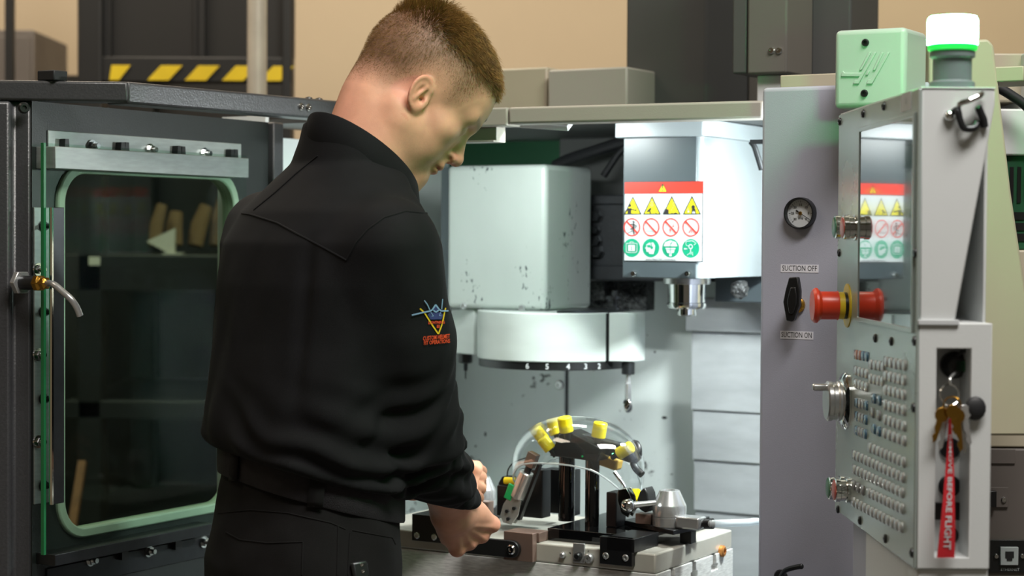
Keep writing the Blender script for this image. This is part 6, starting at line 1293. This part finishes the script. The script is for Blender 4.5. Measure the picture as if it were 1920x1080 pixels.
for i in range(nC):
    for j in range(kC): i2 = (i + 1) % nC; j2 = (j + 1) % kC; cb_.f.append((i * kC + j, i2 * kC + j, i2 * kC + j2, i * kC + j2)); cb_.m.append(0); cb_.sm.append(True)
part(shirt, 'collar', cb_, 'shirt_black')
# ---- trousers
def trouser_sdf(P):
    d = sections(P, HIPS)
    for k, s in enumerate((1, -1)):
        hip = np.array([-0.303, 2.756, 0.84], np.float32) + RT * s * 0.078; kn_ = AK[k] + np.array([0, 0, 0.48], np.float32) + FW * 0.025; an = AK[k] + np.array([0, 0, 0.07], np.float32)
        d = smin(d, chain(P, [hip, kn_, an], [0.086, 0.072, 0.062], 0.02), 0.03)
    z = P[:, 2]; d = d + 0.0018 * nz(P, 48, 3.1) + 0.002 * nz(P * np.array([1, 1, 2.2], np.float32), 24, 1.1) * np.clip((0.8 - z) / 0.3, 0, 1)
    d = smax(d, z - (belt_z(P) + 0.030), 0.004); return np.maximum(d, 0.045 - z)
pv_, pq_ = surface_nets(trouser_sdf, (-0.56, 2.48, 0.02), (-0.06, 3.06, 1.10), 0.0062)
trs = np_obj('trousers', pv_, pq_, 'trouser_black', per)
BT = BVHTree.FromPolygons([V3(p) for p in pv_], pq_.tolist())
# shoes
for k, s in enumerate((1, -1)):
    def shoe(P, k=k):
        c = AK[k]; f0 = c - FW * 0.05 + np.array([0, 0, 0.045], np.float32); f1 = c + FW * 0.15 + np.array([0, 0, 0.036], np.float32); d = cap(P, f0, f1, 0.045, 0.038); d = smin(d, cap(P, f0, c + np.array([0, 0, 0.11], np.float32), 0.045, 0.048), 0.03); return np.maximum(d, 0.001 - P[:, 2])
    c = AK[k]; v_, q_ = surface_nets(shoe, tuple(c + np.array([-0.24, -0.24, -0.01])), tuple(c + np.array([0.24, 0.24, 0.18])), 0.007); np_obj('shoe', v_, q_, 'black_rubber', per)
# ---- belt: webbing band round the waist
def ring_pts(off, dz, n=96):
    out = []
    for i in range(n):
        a = 2 * math.pi * i / n; d = RT * math.cos(a) + FW * math.sin(a); p = PC + d * 0.05; z = belt_z(p[None])[0]
        for _ in range(3):
            o_ = V3((PC[0], PC[1], z + dz)); hit = BT.ray_cast(o_ + V3(d) * 0.4, V3(-d)); rad = (hit[0] - o_).length if hit[0] else 0.15; z = belt_z((PC + d * rad)[None])[0]
        out.append(V3((PC[0], PC[1], z + dz)) + V3(d) * (rad + off))
    return out
bt = MB(); prof = [(0.001, -0.021), (0.0045, -0.0215), (0.0055, -0.019), (0.0055, 0.019), (0.0045, 0.0215), (0.001, 0.021)]; n = 96
zz_ = ring_pts(0, 0); cen = V3((PC[0], PC[1], 0))
rad0 = [(p - V3((PC[0], PC[1], p.z))).length for p in zz_]; rad0 = [max(rad0[(i + k) % n] for k in (-1, 0, 1)) for i in range(n)]
for i in range(n):
    a = 2 * math.pi * i / n; d = V3(RT * math.cos(a) + FW * math.sin(a))
    for o_, h_ in prof: p = V3((PC[0], PC[1], zz_[i].z)) + d * (rad0[i] + o_); bt.v.append((p.x, p.y, p.z + h_))
k = len(prof)
for i in range(n):
    for j in range(k - 1): i2 = (i + 1) % n; bt.f.append((i * k + j, i2 * k + j, i2 * k + j + 1, i * k + j + 1)); bt.m.append(0); bt.sm.append(True)
blt = part(per, 'belt', bt, 'belt_web', label='dark woven belt')
BB = BVHTree.FromPolygons([V3(p) + PB for p in bt.v], bt.f)
def hit(px, py, *trees):
    d = ray(px, py).normalized(); best = None
    for t in trees:
        h = t.ray_cast(CAM, d)
        if h[0] is not None and (best is None or h[3] < best[3]): best = h
    return best
def stitched(parent, name, pix, m_, r, trees, lift=0.0):
    runs = [[]]
    for i in range(len(pix) - 1):
        (x0, y0), (x1, y1) = pix[i], pix[i + 1]; k = max(2, int(math.hypot(x1 - x0, y1 - y0) / 7))
        for j in range(k + (i == len(pix) - 2)):
            t = j / k; h = hit(x0 + (x1 - x0) * t, y0 + (y1 - y0) * t, *trees)
            if not h: continue
            n_ = h[1] if h[1].dot(ray(x0, y0)) < 0 else -h[1]
            if runs[-1] and (h[0] - runs[-1][-1]).length > 0.03: runs.append([])
            runs[-1].append(h[0] + n_ * lift)
    pts = max(runs, key=len)
    if len(pts) > 2: part(parent, name, MB().tube(pts, r, 6), m_)
for pix in ([(429, 397), (470, 402), (520, 418), (560, 440), (610, 466), (650, 488)], [(650, 488), (668, 455), (690, 430), (720, 408), (760, 396), (800, 400), (826, 418)], [(476, 394), (515, 362), (556, 325), (596, 292)]): stitched(shirt, 'seam', pix, 'shirt_black', 0.0015, (BV,))
for pix in ([(424, 998), (450, 1012), (500, 1018), (568, 1016)], [(568, 1016), (566, 1078)], [(410, 962), (470, 956), (540, 962), (620, 980), (648, 992)], [(656, 1000), (660, 994), (735, 1008), (741, 1020)], [(656, 1000), (652, 1078)], [(634, 984), (632, 1078)]): stitched(trs, 'seam', pix, 'trouser_black', 0.0012, (BT,))
# belt loops
for x0, x1, y0, y1 in ((577, 606, 888, 950), (434, 448, 838, 900)):
    q = MB(); rows = 6
    for i in range(rows + 1):
        for j in (0, 1):
            h = hit(x0 + (x1 - x0) * j + (6 if x0 > 500 else 4) * (1 - i / rows) , y0 + (y1 - y0) * i / rows, BB, BT); n_ = h[1] if h[1].dot(ray(x0, y0)) < 0 else -h[1]; q.v.append(tuple(h[0] + n_ * 0.0035)); 
    for i in range(rows): q.f.append((2 * i, 2 * i + 1, 2 * i + 3, 2 * i + 2)); q.m.append(0); q.sm.append(True)
    lp_ = part(trs, 'belt_loop', q, 'trouser_black'); so = lp_.modifiers.new('thick', 'SOLIDIFY'); so.thickness = 0.0025; so.offset = 0
# pocket tool clip
h = hit(672, 1066, BT)
if h:
    n_ = h[1] if h[1].y < 0 else -h[1]; x = V3((0.97, 0, 0.2)); x = (x - n_ * x.dot(n_)).normalized(); y_ = n_.cross(x)
    kc = part(per, 'pocket_clip', MB().obox(h[0] + n_ * 0.004 - y_ * 0.012 * (1 if y_.z > 0 else -1), (0.0125, 0.022, 0.004), x, y_, n_), 'dark_metal', 0.006, 'metal pocket knife clip', seg=3)
    for k in range(3): q = MB(); screw(q, h[0] + n_ * 0.008 + y_ * (0.004 - 0.009 * k) * (1 if y_.z > 0 else -1) + x * 0.002, n_, 0.0026, 0.0015); part(kc, 'rivet', q, 'chrome')
# ---- sleeve emblem, stitched flat on the sleeve
def em(x, y): return (760 + x / 9.82, 550 + y / 9.82)
def on_sleeve(x, y, lift):
    h = hit(*em(x, y), BV)
    if h is None: return None
    n_ = h[1] if h[1].dot(ray(*em(x, y))) < 0 else -h[1]; return h[0] + n_ * lift
def patch(name, polys, m_, lift, par):
    q = MB()
    for poly in polys:
        pts = [on_sleeve(x, y, lift) for x, y in poly]
        if any(p is None for p in pts): continue
        c_ = sum((V3(p) for p in pts), V3((0, 0, 0))) / len(pts); cx = sum(p[0] for p in poly) / len(poly); cy = sum(p[1] for p in poly) / len(poly); cc_ = on_sleeve(cx, cy, lift) or c_
        k = len(q.v); q.v += [tuple(p) for p in pts] + [tuple(cc_)]
        for i in range(len(pts)): q.f.append((k + i, k + (i + 1) % len(pts), k + len(pts))); q.m.append(0); q.sm.append(False)
    if q.v: part(par, name, q, m_)
def line_poly(pts, w0):
    out = []
    for i in range(len(pts) - 1):
        (x0, y0), (x1, y1) = pts[i], pts[i + 1]; l = math.hypot(x1 - x0, y1 - y0); nx, ny = -(y1 - y0) / l * w0, (x1 - x0) / l * w0
        for k in range(3):
            a, b = k / 3, (k + 1) / 3; ax_, ay, bx, by = x0 + (x1 - x0) * a, y0 + (y1 - y0) * a, x0 + (x1 - x0) * b, y0 + (y1 - y0) * b
            out.append([(ax_ + nx, ay + ny), (bx + nx, by + ny), (bx - nx, by - ny), (ax_ - nx, ay - ny)])
    return out
emb = part(shirt, 'sleeve_emblem', MB(), 'thread_blue') if False else None
patch('emblem_bolt', line_poly([(265, 278), (345, 355), (440, 510), (490, 590), (598, 748)], 12) + line_poly([(728, 268), (700, 400), (680, 510), (660, 590), (600, 748)], 11), 'thread_yellow', 0.0012, shirt)
patch('emblem_jet', [[(440, 350), (640, 350), (680, 400), (650, 480), (450, 480), (400, 390)], [(505, 300), (545, 215), (590, 300), (560, 330), (530, 330)]], 'thread_blue', 0.0016, shirt)
patch('emblem_outline', line_poly([(115, 395), (300, 350), (440, 322), (480, 300), (540, 205), (600, 290), (640, 322), (770, 325)], 13) + line_poly([(335, 125), (390, 200), (435, 300)], 8) + line_poly([(665, 105), (650, 290)], 8) + line_poly([(450, 340), (500, 415), (470, 420)], 5) + line_poly([(630, 345), (605, 410), (645, 410)], 5) + line_poly([(500, 310), (545, 345), (595, 310)], 12), 'thread_pale', 0.0020, shirt)
for txt, cx, cy, wd_, hgt, rot in (('LIGHTNING', 556, 535, 290, 52, -0.02), ('II', 585, 608, 46, 60, -0.02), ('CUSTOM HELMET', 555, 808, 480, 80, -0.09), ('FIT OPERATIONS', 565, 892, 468, 72, -0.08)):
    vs, fs = text_mesh(txt, 1.0, True); x0 = min(p[0] for p in vs); x1 = max(p[0] for p in vs); y0 = min(p[1] for p in vs); y1 = max(p[1] for p in vs); q = MB(); ok = True
    for x, y, z in vs:
        a = ((x - x0) / (x1 - x0) - 0.5) * wd_; b = -((y - y0) / (y1 - y0) - 0.5) * hgt; p = on_sleeve(cx + a, cy + b + a * rot, 0.0022)
        if p is None: p = V3(q.v[-1]) if q.v else V3((0, 0, 0))
        q.v.append(tuple(p))
    for f in fs: q.f.append(f); q.m.append(0); q.sm.append(False)
    part(shirt, 'emblem_lettering', q, 'thread_orange')
